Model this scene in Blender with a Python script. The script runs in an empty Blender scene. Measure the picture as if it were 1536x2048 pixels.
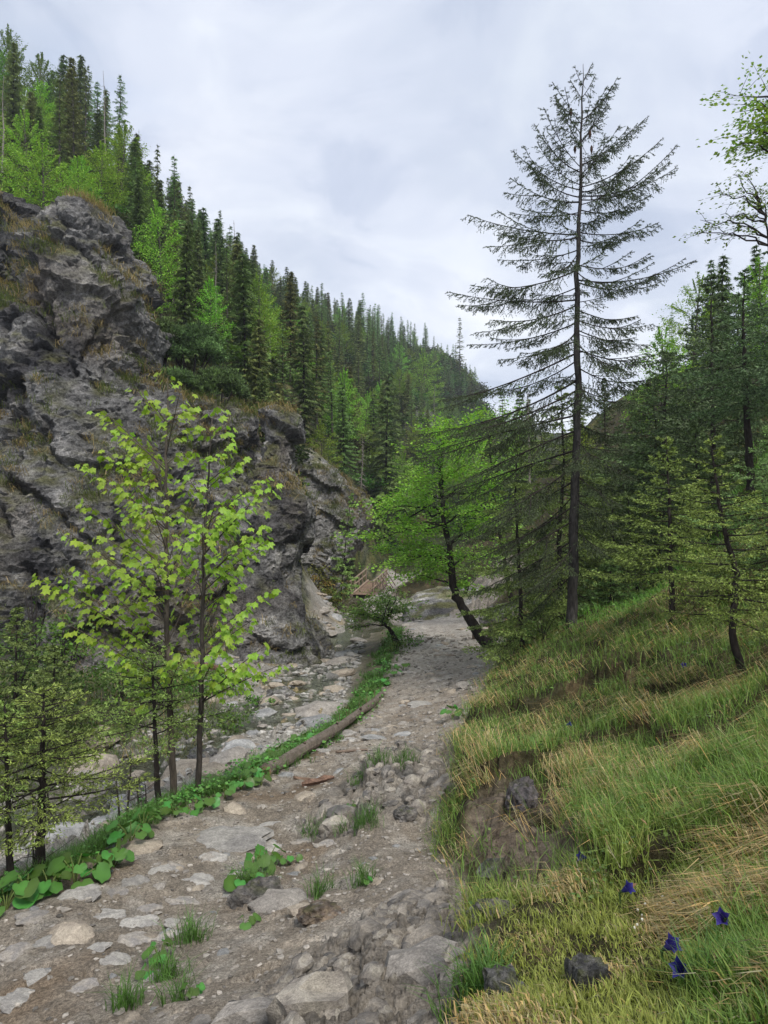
import bpy, math, random
import numpy as np
from mathutils import Vector, Matrix

SC = bpy.context.scene
COL = SC.collection
rng = np.random.default_rng(11)
random.seed(11)
R = math.radians

# ------------------------------------------------------------------ camera
cam_d = bpy.data.cameras.new('camera')
cam = bpy.data.objects.new('camera', cam_d)
COL.objects.link(cam)
cam_d.sensor_fit = 'VERTICAL'
cam_d.sensor_height = 24.0
cam_d.lens = 16.0
cam_d.clip_start = 0.05
cam_d.clip_end = 3000.0
cam.location = (0, 0, 0)
cam.rotation_euler = (R(90), 0, 0)
SC.camera = cam

# ------------------------------------------------------------------ sky, sun, exposure
SUN_EL, SUN_AZ = 52.0, 155.0        # degrees; azimuth clockwise from +Y
world = bpy.data.worlds.new('World')
SC.world = world
world.use_nodes = True
wn, wl = world.node_tree.nodes, world.node_tree.links
wn.clear()
w_out = wn.new('ShaderNodeOutputWorld')
w_bg = wn.new('ShaderNodeBackground')
w_bg.inputs['Strength'].default_value = 0.12
w_sky = wn.new('ShaderNodeTexSky')
w_sky.sky_type = 'NISHITA'
w_sky.sun_disc = False
w_sky.sun_elevation = R(SUN_EL)
w_sky.sun_rotation = R(SUN_AZ)
w_tc = wn.new('ShaderNodeTexCoord')
w_sep = wn.new('ShaderNodeSeparateXYZ')
wl.new(w_tc.outputs['Generated'], w_sep.inputs[0])
def wmath(op, a, b=None):
    n = wn.new('ShaderNodeMath'); n.operation = op
    for i, v in enumerate((a, b)):
        if v is None: continue
        if isinstance(v, (int, float)): n.inputs[i].default_value = v
        else: wl.new(v, n.inputs[i])
    return n.outputs[0]
zz = wmath('ADD', wmath('MAXIMUM', w_sep.outputs[2], 0.0), 0.38)
w_cmb = wn.new('ShaderNodeCombineXYZ')
wl.new(wmath('DIVIDE', w_sep.outputs[0], zz), w_cmb.inputs[0])
wl.new(wmath('DIVIDE', w_sep.outputs[1], zz), w_cmb.inputs[1])
wl.new(w_sep.outputs[2], w_cmb.inputs[2])
def wnoise(scale, detail, rough, dist, off):
    m = wn.new('ShaderNodeMapping'); m.inputs['Location'].default_value = off
    wl.new(w_cmb.outputs[0], m.inputs[0])
    n = wn.new('ShaderNodeTexNoise'); n.inputs['Scale'].default_value = scale
    n.inputs['Detail'].default_value = detail; n.inputs['Roughness'].default_value = rough
    n.inputs['Distortion'].default_value = dist
    wl.new(m.outputs[0], n.inputs['Vector'])
    return n.outputs[0]
def wramp(fac, stops):
    r = wn.new('ShaderNodeValToRGB')
    while len(r.color_ramp.elements) < len(stops): r.color_ramp.elements.new(0.5)
    for e, (p, c) in zip(r.color_ramp.elements, stops):
        e.position = p; e.color = (*c, 1)
    r.color_ramp.interpolation = 'EASE'
    wl.new(fac, r.inputs[0])
    return r.outputs[0]
def wmix(kind, fac, a, b):
    n = wn.new('ShaderNodeMix'); n.data_type = 'RGBA'; n.blend_type = kind
    for sock, v in ((n.inputs[0], fac), (n.inputs[6], a), (n.inputs[7], b)):
        if isinstance(v, (int, float)): sock.default_value = v
        elif isinstance(v, tuple): sock.default_value = (*v, 1)
        else: wl.new(v, sock)
    return n.outputs[2]
# broad soft cloud bands and finer billows (radiance before the 0.12 strength)
c_big = wramp(wnoise(1.05, 7, 0.54, 0.5, (2.3, 4.6, 0.2)),
              [(0.30, (2.15, 2.45, 2.95)), (0.44, (2.72, 2.98, 3.5)), (0.55, (3.2, 3.42, 3.9)), (0.68, (3.85, 4.0, 4.3))])
c_fine = wramp(wnoise(4.2, 7, 0.55, 0.6, (6.0, 2.2, 1.0)),
               [(0.34, (0.82, 0.84, 0.89)), (0.50, (1.0, 0.995, 1.0)), (0.68, (1.15, 1.13, 1.08))])
c_all = wmix('MULTIPLY', 1.0, c_big, c_fine)
gap = wramp(wnoise(1.9, 4, 0.5, 0.3, (9.0, 7.0, 3.0)), [(0.66, (0.94,)*3), (0.80, (0.7,)*3)])
w_fin = wmix('MIX', gap, w_sky.outputs[0], c_all)
wl.new(w_fin, w_bg.inputs['Color'])
wl.new(w_bg.outputs[0], w_out.inputs['Surface'])

sun_d = bpy.data.lights.new('sun', 'SUN')
sun_d.energy = 1.5
sun_d.angle = R(14)
sun_d.color = (1.0, 0.96, 0.90)
sun = bpy.data.objects.new('sun', sun_d)
COL.objects.link(sun)
_sd = Vector((math.sin(R(SUN_AZ))*math.cos(R(SUN_EL)), math.cos(R(SUN_AZ))*math.cos(R(SUN_EL)), math.sin(R(SUN_EL))))
sun.rotation_euler = _sd.to_track_quat('Z', 'Y').to_euler()
sun.location = (0, 0, 60)

SC.view_settings.view_transform = 'Standard'
SC.view_settings.look = 'None'
SC.view_settings.gamma = 1.0
SC.view_settings.use_curve_mapping = False
SC.view_settings.exposure = 1.12
SC.render.engine = 'CYCLES'
SC.cycles.max_bounces = 6
SC.cycles.diffuse_bounces = 3
SC.cycles.glossy_bounces = 2
SC.cycles.transmission_bounces = 4
SC.cycles.transparent_max_bounces = 4
SC.cycles.use_denoising = True

# ------------------------------------------------------------------ numpy noise
_pr = np.random.default_rng(5)
_perm = np.concatenate([_pr.permutation(256)]*3).astype(np.int64)
_g = _pr.normal(size=(256, 3)); _g /= np.linalg.norm(_g, axis=1)[:, None]
_rnd = _pr.random((256, 4))
def _h(ix, iy, iz):
    return _perm[_perm[_perm[ix & 255] + (iy & 255)] + (iz & 255)]
def noise3(p):
    p = np.asarray(p, float)
    i = np.floor(p).astype(np.int64); f = p - i
    u = f*f*f*(f*(f*6-15)+10)
    out = 0
    for dx in (0, 1):
        wx = u[:, 0] if dx else 1-u[:, 0]
        for dy in (0, 1):
            wy = u[:, 1] if dy else 1-u[:, 1]
            for dz in (0, 1):
                wz = u[:, 2] if dz else 1-u[:, 2]
                g = _g[_h(i[:, 0]+dx, i[:, 1]+dy, i[:, 2]+dz)]
                d = g[:, 0]*(f[:, 0]-dx) + g[:, 1]*(f[:, 1]-dy) + g[:, 2]*(f[:, 2]-dz)
                out = out + wx*wy*wz*d
    return out*1.6
def fbm(p, oct=4, rough=0.5):
    a, s, t = 1.0, 0.0, 0.0
    p = np.array(p, float)
    for _ in range(oct):
        s = s + a*noise3(p); t += a; a *= rough; p = p*2.03 + 17.3
    return s/t
def ridged(p, oct=4, rough=0.5):
    a, s, t = 1.0, 0.0, 0.0
    p = np.array(p, float)
    for _ in range(oct):
        s = s + a*(1-np.abs(noise3(p))*2); t += a; a *= rough; p = p*2.03 + 9.7
    return s/t
def xyz(x, y, z=0.0):
    x = np.asarray(x, float)
    return np.stack([x, np.broadcast_to(y, x.shape), np.broadcast_to(z, x.shape)], 1)
def voro(p, flat=False):
    """nearest jittered cell: F1, F2, random (4), offset from the cell point"""
    p = np.asarray(p, float)
    i = np.floor(p).astype(np.int64)
    n = len(p)
    f1 = np.full(n, 9.0); f2 = np.full(n, 9.0)
    hid = np.zeros(n, np.int64); off = np.zeros((n, 3))
    for dx in (-1, 0, 1):
        for dy in (-1, 0, 1):
            for dz in ((0,) if flat else (-1, 0, 1)):
                c = i + np.array([dx, dy, dz])
                h = _h(c[:, 0], c[:, 1], c[:, 2])
                q = c + _rnd[h, :3]
                if flat: q[:, 2] = p[:, 2]
                d = p - q
                r = np.sqrt((d*d).sum(1))
                m = r < f1
                f2 = np.where(m, f1, np.minimum(f2, r))
                f1 = np.where(m, r, f1)
                hid = np.where(m, h, hid)
                off[m] = d[m]
    return f1, f2, hid, off
def facet(p, flat=False, tilt=0.8):
    """fractured-rock height: every cell its own level and tilt"""
    f1, f2, h, d = voro(p, flat)
    g = _g[(h*7+3) & 255]
    return (_rnd[h, 3]-0.5) + tilt*(d*g).sum(1) - 0.25*np.exp(-((f2-f1)/0.06)**2)
def sstep(a, b, x):
    t = np.clip((np.asarray(x, float)-a)/(b-a), 0, 1)
    return t*t*(3-2*t)

# ------------------------------------------------------------------ objects and meshes
def tag(o, label=None, cat=None, group=None, kind=None):
    if label: o['label'] = label
    if cat: o['category'] = cat
    if group: o['group'] = group
    if kind: o['kind'] = kind
    return o
def thing(name, label, cat, loc=(0, 0, 0), group=None):
    o = bpy.data.objects.new(name, None)
    o.empty_display_size = 0.1
    COL.objects.link(o)
    o.location = [float(v) for v in loc]
    return tag(o, label, cat, group)
def add_mesh(name, mesh, parent=None, mat=None):
    o = bpy.data.objects.new(name, mesh)
    COL.objects.link(o)
    if parent is not None: o.parent = parent
    if mat is not None and not mesh.materials: mesh.materials.append(mat)
    return o
def tri_mesh(name, V, T, C=None, smooth=False, quads=False, midx=None):
    k = 4 if quads else 3
    me = bpy.data.meshes.new(name)
    V = np.ascontiguousarray(V, np.float32); T = np.ascontiguousarray(T, np.int32)
    me.vertices.add(len(V)); me.vertices.foreach_set('co', V.ravel())
    me.loops.add(T.size); me.loops.foreach_set('vertex_index', T.ravel())
    me.polygons.add(len(T))
    me.polygons.foreach_set('loop_start', np.arange(0, T.size, k, dtype=np.int32))
    if midx is not None: me.polygons.foreach_set('material_index', np.asarray(midx, np.int32))
    me.polygons.foreach_set('use_smooth', np.full(len(T), bool(smooth)))
    me.update(calc_edges=True)
    if C is not None:
        a = me.attributes.new('Col', 'FLOAT_COLOR', 'POINT')
        c4 = np.ones((len(V), 4), np.float32); c4[:, :3] = C
        a.data.foreach_set('color', c4.ravel())
    return me
class Geo:
    """collects triangles, coloured per vertex; build() makes ONE mesh object"""
    def __init__(self): self.V, self.T, self.C, self.n = [], [], [], 0
    def add(self, V, T, col):
        V = np.asarray(V, float).reshape(-1, 3); T = np.asarray(T, np.int64).reshape(-1, 3)
        if not len(V): return
        C = np.asarray(col, float)
        if C.ndim == 1: C = np.broadcast_to(C, (len(V), 3))
        self.V.append(V); self.T.append(T + self.n); self.C.append(C); self.n += len(V)
    def arrays(self):
        return np.concatenate(self.V), np.concatenate(self.T), np.concatenate(self.C)
    def mesh(self, name, smooth=False, origin=None):
        V, T, C = self.arrays()
        if origin is not None: V = V - np.asarray(origin, float)
        return tri_mesh(name, V, T, C, smooth)
    def build(self, name, mat, parent=None, smooth=False):
        me = self.mesh(name, smooth, tuple(parent.location) if parent is not None else None)
        return add_mesh(name, me, parent, mat)
def tube(geo, pts, rad, sides=6, col=(0.05, 0.04, 0.03), cap=True, jit=0.0):
    pts = np.asarray(pts, float); n = len(pts)
    rad = np.broadcast_to(np.asarray(rad, float), (n,))
    tan = np.gradient(pts, axis=0); tan /= np.linalg.norm(tan, axis=1)[:, None] + 1e-9
    ref = np.array([0, 0, 1.0]) if abs(tan[:, 2]).mean() < 0.8 else np.array([1.0, 0, 0])
    a = np.cross(tan, ref); a /= np.linalg.norm(a, axis=1)[:, None] + 1e-9
    b = np.cross(tan, a)
    th = np.arange(sides)/sides*2*math.pi
    rr = rad[:, None]*(1 + jit*rng.normal(size=(n, sides)))
    V = pts[:, None] + rr[..., None]*(np.cos(th)[None, :, None]*a[:, None] + np.sin(th)[None, :, None]*b[:, None])
    V = V.reshape(-1, 3)
    i = np.arange(n-1)[:, None]*sides; j = np.arange(sides)[None, :]; j2 = (j+1) % sides
    q0, q1, q2, q3 = i+j, i+j2, i+sides+j2, i+sides+j
    T = np.concatenate([np.stack([q0, q1, q2], -1).reshape(-1, 3), np.stack([q0, q2, q3], -1).reshape(-1, 3)])
    if cap:
        V = np.concatenate([V, pts[:1], pts[-1:]])
        m = n*sides; jj = np.arange(sides); k2 = (jj+1) % sides
        T = np.concatenate([T, np.stack([np.full(sides, m), k2, jj], 1),
                            np.stack([np.full(sides, m+1), (n-1)*sides+jj, (n-1)*sides+k2], 1)])
    geo.add(V, T, col)
def unit(v):
    v = np.asarray(v, float)
    return v/(np.linalg.norm(v, axis=-1, keepdims=True) + 1e-9)
def needles(geo, P0, P1, ln, w, per_m, col, var=0.25, ang=0.85):
    """needle-clad twigs: single triangles set round each twig axis"""
    P0 = np.asarray(P0, float); P1 = np.asarray(P1, float)
    L = np.linalg.norm(P1-P0, axis=1)
    cnt = np.maximum(3, (L*per_m).astype(int))
    k = np.repeat(np.arange(len(P0)), cnt)
    n = len(k)
    ax = unit(P1-P0)[k]
    s = rng.random(n)
    base = P0[k] + (P1-P0)[k]*s[:, None]
    rad = unit(np.cross(ax, unit(rng.normal(size=(n, 3)))))
    th = ang*(1-0.55*s)
    d = ax*np.cos(th)[:, None] + rad*np.sin(th)[:, None]
    side = unit(np.cross(d, rng.normal(size=(n, 3))))
    l = ln*(0.7+0.6*rng.random(n))*(1-0.35*s)
    ww = w*(0.7+0.6*rng.random(n))
    V = np.stack([base - side*ww[:, None]/2, base + side*ww[:, None]/2, base + d*l[:, None]], 1).reshape(-1, 3)
    C = np.asarray(col, float)
    C = C[k] if C.ndim == 2 else np.broadcast_to(C, (n, 3))
    C = C*(1 + var*rng.normal(size=(n, 1))).clip(0.4, 1.9)
    geo.add(V, np.arange(3*n).reshape(-1, 3), np.repeat(C, 3, 0))
def leaves(geo, P, axis, size, col, var=0.2, up=0.6, shape='oval', fold=0.1):
    """small leaves: folded four-triangle blades with the given axis, facing mostly up"""
    P = np.asarray(P, float); n = len(P)
    a = unit(axis)
    nn = unit(np.array([0, 0, up]) + rng.normal(size=(n, 3))*0.45)
    s = unit(np.cross(a, nn)); nn = np.cross(s, a)
    l = np.broadcast_to(size, (n,))*(0.7+0.6*rng.random(n))
    l = l[:, None]
    wd = 0.36 if shape == 'oval' else 0.46
    pts = [P, P + a*l*0.42 + s*l*wd + nn*l*fold, P + a*l, P + a*l*0.42 - s*l*wd + nn*l*fold]
    V = np.stack(pts, 1).reshape(-1, 3)
    o = np.arange(n)[:, None]*4
    T = np.concatenate([o+np.array([[0, 1, 2]]), o+np.array([[0, 2, 3]])])
    C = np.asarray(col, float)
    C = C if C.ndim == 2 else np.broadcast_to(C, (n, 3))
    C = C*(1 + var*rng.normal(size=(n, 1))).clip(0.45, 1.8)
    C = C*(1 + np.array([0.12, 0.02, 0.1])*rng.normal(size=(n, 1)))
    geo.add(V, T, np.repeat(C.clip(0.002, 0.9), 4, 0))

# ------------------------------------------------------------------ materials
def new_mat(name):
    m = bpy.data.materials.new(name); m.use_nodes = True
    nt = m.node_tree; nt.nodes.clear()
    return m, nt.nodes, nt.links
def _noise(N, L, vec, scale, detail=4, rough=0.55, dist=0.0):
    n = N.new('ShaderNodeTexNoise')
    n.inputs['Scale'].default_value = scale; n.inputs['Detail'].default_value = detail
    n.inputs['Roughness'].default_value = rough; n.inputs['Distortion'].default_value = dist
    L.new(vec, n.inputs['Vector'])
    return n.outputs[0]
def _map(N, L, v, a, b, c, d):
    n = N.new('ShaderNodeMapRange')
    for i, x in enumerate((a, b, c, d)): n.inputs[1+i].default_value = x
    L.new(v, n.inputs[0])
    return n.outputs[0]
def _mul(N, L, a, b, kind='MULTIPLY', fac=1.0):
    n = N.new('ShaderNodeMix'); n.data_type = 'RGBA'; n.blend_type = kind
    for sock, v in ((n.inputs[0], fac), (n.inputs[6], a), (n.inputs[7], b)):
        if isinstance(v, (int, float)): sock.default_value = v
        elif isinstance(v, tuple): sock.default_value = (*v, 1)
        else: L.new(v, sock)
    return n.outputs[2]
def leaf_mat(name, trans=0.35, rough=0.5, spec=0.3, objvar=0.12, tint=(1.0, 1.15, 0.5)):
    m, N, L = new_mat(name)
    at = N.new('ShaderNodeAttribute'); at.attribute_name = 'Col'
    oi = N.new('ShaderNodeObjectInfo')
    hs = N.new('ShaderNodeHueSaturation')
    L.new(at.outputs['Color'], hs.inputs['Color'])
    L.new(_map(N, L, oi.outputs['Random'], 0, 1, 0.5-objvar*0.14, 0.5+objvar*0.14), hs.inputs['Hue'])
    L.new(_map(N, L, oi.outputs['Random'], 0, 1, 1-objvar*1.6, 1+objvar*1.6), hs.inputs['Value'])
    b = N.new('ShaderNodeBsdfPrincipled')
    L.new(hs.outputs[0], b.inputs['Base Color'])
    b.inputs['Roughness'].default_value = rough
    b.inputs['Specular IOR Level'].default_value = spec
    t = N.new('ShaderNodeBsdfTranslucent')
    L.new(_mul(N, L, hs.outputs[0], tint), t.inputs['Color'])
    mx = N.new('ShaderNodeMixShader'); mx.inputs[0].default_value = trans
    L.new(b.outputs[0], mx.inputs[1]); L.new(t.outputs[0], mx.inputs[2])
    o = N.new('ShaderNodeOutputMaterial'); L.new(mx.outputs[0], o.inputs['Surface'])
    return m
def solid_mat(name, scales=((8, 0.5, 1.5),), bump=((20, 0.02),), rough=0.9, spec=0.2, color=None, objvar=0.0, streak=None, coords='Object'):
    """vertex colour (or one colour) with grain from noises, and fine bump"""
    m, N, L = new_mat(name)
    tc = N.new('ShaderNodeTexCoord'); vec = tc.outputs[coords]
    if streak:
        mp = N.new('ShaderNodeMapping'); mp.inputs['Scale'].default_value = streak
        L.new(vec, mp.inputs[0]); vec = mp.outputs[0]
    if color is None:
        at = N.new('ShaderNodeAttribute'); at.attribute_name = 'Col'; c = at.outputs['Color']
    else:
        rgb = N.new('ShaderNodeRGB'); rgb.outputs[0].default_value = (*color, 1); c = rgb.outputs[0]
    for sc, lo, hi in scales:
        f = _map(N, L, _noise(N, L, vec, sc, 5, 0.6), 0.3, 0.7, lo, hi)
        c = _mul(N, L, c, f)
    if objvar:
        oi = N.new('ShaderNodeObjectInfo')
        c = _mul(N, L, c, _map(N, L, oi.outputs['Random'], 0, 1, 1-objvar, 1+objvar))
    b = N.new('ShaderNodeBsdfPrincipled')
    L.new(c, b.inputs['Base Color'])
    b.inputs['Roughness'].default_value = rough
    b.inputs['Specular IOR Level'].default_value = spec
    prev = None
    for sc, dist in bump:
        bp = N.new('ShaderNodeBump'); bp.inputs['Distance'].default_value = dist; bp.inputs['Strength'].default_value = 1.0
        L.new(_noise(N, L, vec, sc, 6, 0.62), bp.inputs['Height'])
        if prev is not None: L.new(prev, bp.inputs['Normal'])
        prev = bp.outputs[0]
    if prev is not None: L.new(prev, b.inputs['Normal'])
    o = N.new('ShaderNodeOutputMaterial'); L.new(b.outputs[0], o.inputs['Surface'])
    return m
M = {}
M['maple_leaf'] = leaf_mat('maple_leaf', 0.42, 0.45, 0.35, 0.10)
M['leaf'] = leaf_mat('broad_leaf', 0.38, 0.5, 0.3, 0.12)
M['needle'] = leaf_mat('needle', 0.12, 0.55, 0.25, 0.14, (1, 1.05, 0.7))
M['forest_needle'] = leaf_mat('forest_needle', 0.12, 0.6, 0.15, 0.17, (1, 1.05, 0.7))
M['forest_leaf'] = leaf_mat('forest_leaf', 0.3, 0.6, 0.2, 0.22)
M['grass'] = leaf_mat('grass_blade', 0.3, 0.5, 0.3, 0.0)
M['herb'] = leaf_mat('herb_leaf', 0.25, 0.45, 0.4, 0.26)
M['petal'] = leaf_mat('petal', 0.25, 0.5, 0.3, 0.1, (1, 1, 1))
M['bark'] = solid_mat('bark', ((30, 0.45, 1.6), (6, 0.7, 1.35)), ((40, 0.02),), 0.95, 0.1, streak=(1, 1, 0.25))
M['twig'] = solid_mat('twig', ((40, 0.7, 1.3),), (), 0.9, 0.1)
M['wood'] = solid_mat('weathered_wood', ((14, 0.55, 1.4), (60, 0.75, 1.25)), ((60, 0.006),), 0.85, 0.15)
M['cliff'] = solid_mat('cliff_rock', ((0.55, 0.75, 1.25), (3.2, 0.6, 1.45), (14, 0.45, 1.6), (45, 0.7, 1.35)), ((5, 0.30), (16, 0.10), (48, 0.03)), 0.85, 0.25)
M['rock'] = solid_mat('ground_rock', ((2.5, 0.7, 1.3), (12, 0.55, 1.45), (55, 0.65, 1.35)), ((9, 0.08), (34, 0.03), (110, 0.012)), 0.85, 0.25)
M['stone'] = solid_mat('stone', ((5, 0.7, 1.3), (22, 0.65, 1.35), (90, 0.75, 1.25)), ((5, 0.008), (18, 0.003)), 0.85, 0.25, objvar=0.2)
M['soil'] = solid_mat('path_soil', ((1.4, 0.8, 1.2), (9, 0.7, 1.3), (60, 0.5, 1.55), (170, 0.6, 1.5)), ((25, 0.03), (80, 0.014), (200, 0.006)), 0.95, 0.15)
M['ground'] = solid_mat('bank_earth', ((3, 0.6, 1.4), (20, 0.5, 1.5)), ((12, 0.06), (60, 0.02)), 0.95, 0.1)
M['bed'] = solid_mat('stream_gravel', ((2, 0.7, 1.3), (14, 0.55, 1.5), (60, 0.5, 1.6)), ((16, 0.05), (60, 0.02)), 0.7, 0.35)
M['hill'] = solid_mat('hill_ground', ((0.12, 0.7, 1.3), (0.8, 0.55, 1.5), (5, 0.5, 1.5)), ((1.2, 0.5), (6, 0.15)), 0.95, 0.1)

# ------------------------------------------------------------------ lie of the land
# measured points: picture column, picture row, distance (m)  ->  one smooth surface
CTRL = [
 # path and verge
 (0,2048,3.0),(300,1850,4.1),(0,1800,4.5),(250,1660,6.0),(350,1610,6.8),(400,1590,7.2),(530,1550,8.0),(600,1700,5.7),
 (650,1560,7.7),(830,1400,13.6),(760,1400,14),(900,1300,20),(870,1240,28),(800,1305,20),(740,1195,41),(812,1252,27),(760,1158,50),(790,1146,56),
 (890,1480,9.2),(985,1330,16),(995,1290,20),(960,1242,27),(890,1216,34),(690,1195,43),
 # foreground outcrop, centre
 (800,1880,2.95),(600,1950,2.9),(850,1720,4.5),(500,1800,4.4),(750,2048,2.1),(400,2048,2.5),(200,2000,3.0),(700,1800,3.9),
 (580,1665,6.1),(650,1590,6.7),(720,1525,7.5),(900,1472,8.6),(850,1600,6.0),(700,1645,5.8),
 # bank on the right
 (940,1760,4.0),(905,1715,4.8),(935,1630,4.9),(870,1660,5.4),(905,1500,8.0),(1000,1400,10.5),(1010,1335,14.5),(1135,1270,13),(1200,1500,6.5),
 (1500,1400,6.0),(1536,1200,9),(1536,1700,2.8),(1300,1800,2.8),(1536,2048,1.6),(1100,2048,1.9),(1000,1900,2.5),(1000,2048,2.0),
 (1150,1650,4.3),(1300,1200,16),(1200,1232,15),(1250,1165,21),(1500,1000,14),(1300,1400,7.5),(1050,1550,6.5),
 (1250,1090,24),(1300,990,30),(1370,770,42),(1250,850,44),(1150,1000,37),(1050,1100,33),(1000,1170,30),(1000,1060,50),(1000,1010,80),
 (1150,890,60),(1200,845,100),(1200,850,230),(1536,715,45),(1536,700,80),(1536,720,220),(1400,850,30),
 (2100,1750,1.6),(2100,1300,3),(2100,1040,6),(2100,660,14),(2100,520,30),(2100,560,60),(2100,640,220),
 # stream
 (0,1705,7.2),(200,1645,8),(450,1500,10.5),(600,1410,14.5),(690,1345,18),(725,1295,23),(705,1248,30),(640,1200,38),
 (150,1560,10),(350,1480,12),(480,1400,14.5),(300,1400,14),(100,1440,13),(0,1500,11),(540,1345,17.5),
 # under and behind the crags
 (0,1300,19),(300,1290,20),(500,1290,21.5),(600,1290,24),(100,1150,27),(300,1080,27),(480,1010,28),
 # mountainside on the left
 (0,420,45),(0,300,75),(130,325,82),(200,440,42),(300,480,85),(400,540,110),(500,590,140),(600,660,170),(700,690,200),(800,715,215),(900,752,230),(1000,850,240),
 (300,680,33),(470,830,32),(600,905,45),(650,935,52),(700,965,58),(755,1000,68),(830,1045,85),(900,1000,130),(400,710,45),(600,810,70),(500,720,75),
 (700,800,110),(800,775,150),(850,860,120),(940,900,190),(650,1040,46),(660,1100,44),(625,1165,42),(710,1120,52),(760,1100,64),(820,1110,70),(880,1110,60),
 (0,310,110),(300,500,120),(500,610,190),(700,720,270),(900,790,310),(1050,880,330),(0,330,160),
 (-600,1950,5),(-600,1720,8),(-600,1520,14),(-600,1300,19),(-600,700,32),(-600,250,60),(-600,160,100),(-600,200,200),
]
_c = np.array(CTRL, float)
_cu = np.stack([_c[:, 0]/400.0, np.log(_c[:, 2])*1.5], 1)
_ct = (1024-_c[:, 1])/1365.0
def _tps(r2): return 0.5*r2*np.log(r2+1e-12)
_n = len(_c)
_A = np.zeros((_n+3, _n+3))
_A[:_n, :_n] = _tps(((_cu[:, None]-_cu[None])**2).sum(-1)) + np.eye(_n)*0.0015
_A[:_n, _n] = 1; _A[:_n, _n+1:] = _cu; _A[_n, :_n] = 1; _A[_n+1:, :_n] = _cu.T
_w = np.linalg.solve(_A, np.concatenate([_ct, np.zeros(3)]))
def slope_t(px, Y):
    u = np.stack([np.clip(px, -700, 2250)/400.0, np.log(np.clip(Y, 1.3, 340))*1.5], 1)
    out = np.zeros(len(u))
    for s in range(0, len(u), 40000):
        q = u[s:s+40000]
        out[s:s+40000] = _tps(((q[:, None]-_cu[None])**2).sum(-1)) @ _w[:_n] + _w[_n] + q @ _w[_n+1:]
    return out
def base_h(X, Y):
    X = np.atleast_1d(np.asarray(X, float)); Y = np.atleast_1d(np.asarray(Y, float))
    return slope_t(768+1365*X/Y, Y)*Y
def Pt(px, py, Y):
    return np.array([(px-768)/1365.0*Y, Y, (1024-py)/1365.0*Y])

def lerp_tab(tab):
    a = np.array(tab, float)
    return lambda y: np.interp(y, a[:, 0], a[:, 1])
path_l = lerp_tab([(1,-3.4),(3,-3.0),(4.5,-2.45),(6,-2.15),(6.8,-1.95),(8,-1.38),(14,-.08),(20,.35),(27,.85),(34,0),(41,-1.9),(45,-1.3),(50,-.2),(56,1.0),(62,2.6)])
bank_x = lerp_tab([(1,.15),(1.5,.18),(2,.24),(2.6,.31),(3.2,.40),(4,.50),(4.5,.42),(5,.38),(6,.50),(8,.78),(9.5,1.0),(12.5,1.85),(16,2.6),(20,3.4),(27,3.9),(34,2.9),(41,.3),(46,.9),(50,2.0),(56,3.6),(62,4.6)])
def poly_sd(poly, X, Y):
    """signed distance to a polygon, positive inside"""
    p = np.array(poly, float); q = np.roll(p, -1, 0)
    d = np.full(X.shape, 1e9); ins = np.zeros(X.shape, bool)
    for a, b in zip(p, q):
        e = b-a
        t = np.clip(((X-a[0])*e[0]+(Y-a[1])*e[1])/(e@e), 0, 1)
        d = np.minimum(d, np.hypot(X-a[0]-t*e[0], Y-a[1]-t*e[1]))
        c = (a[1] > Y) != (b[1] > Y)
        with np.errstate(divide='ignore', invalid='ignore'):
            ins ^= c & (X < (b[0]-a[0])*(Y-a[1])/(b[1]-a[1]+1e-12)+a[0])
    return np.where(ins, d, -d)
OUT1 = [(-.62,1.4),(-.78,2.4),(-.40,3.2),(.0,3.55),(.36,4.05),(.42,3.3),(.36,2.7),(.27,2.0),(.2,1.4)]
OUT2 = [(-.87,6.0),(-.66,6.6),(-.28,7.5),(.25,8.3),(.82,9.0),(.78,8),(.60,6.6),(.36,5.6),(-.28,5.5)]
SCAR = [(.55,3.9),(.5,4.6),(.62,5.2),(1.0,5.3),(1.25,4.9),(1.15,4.2),(.95,3.4),(.7,2.9),(.5,3.0)]
LEDGE = [(1.2,33),(1.6,30),(4.2,28),(6.5,30),(6.5,36),(3,37)]
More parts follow.
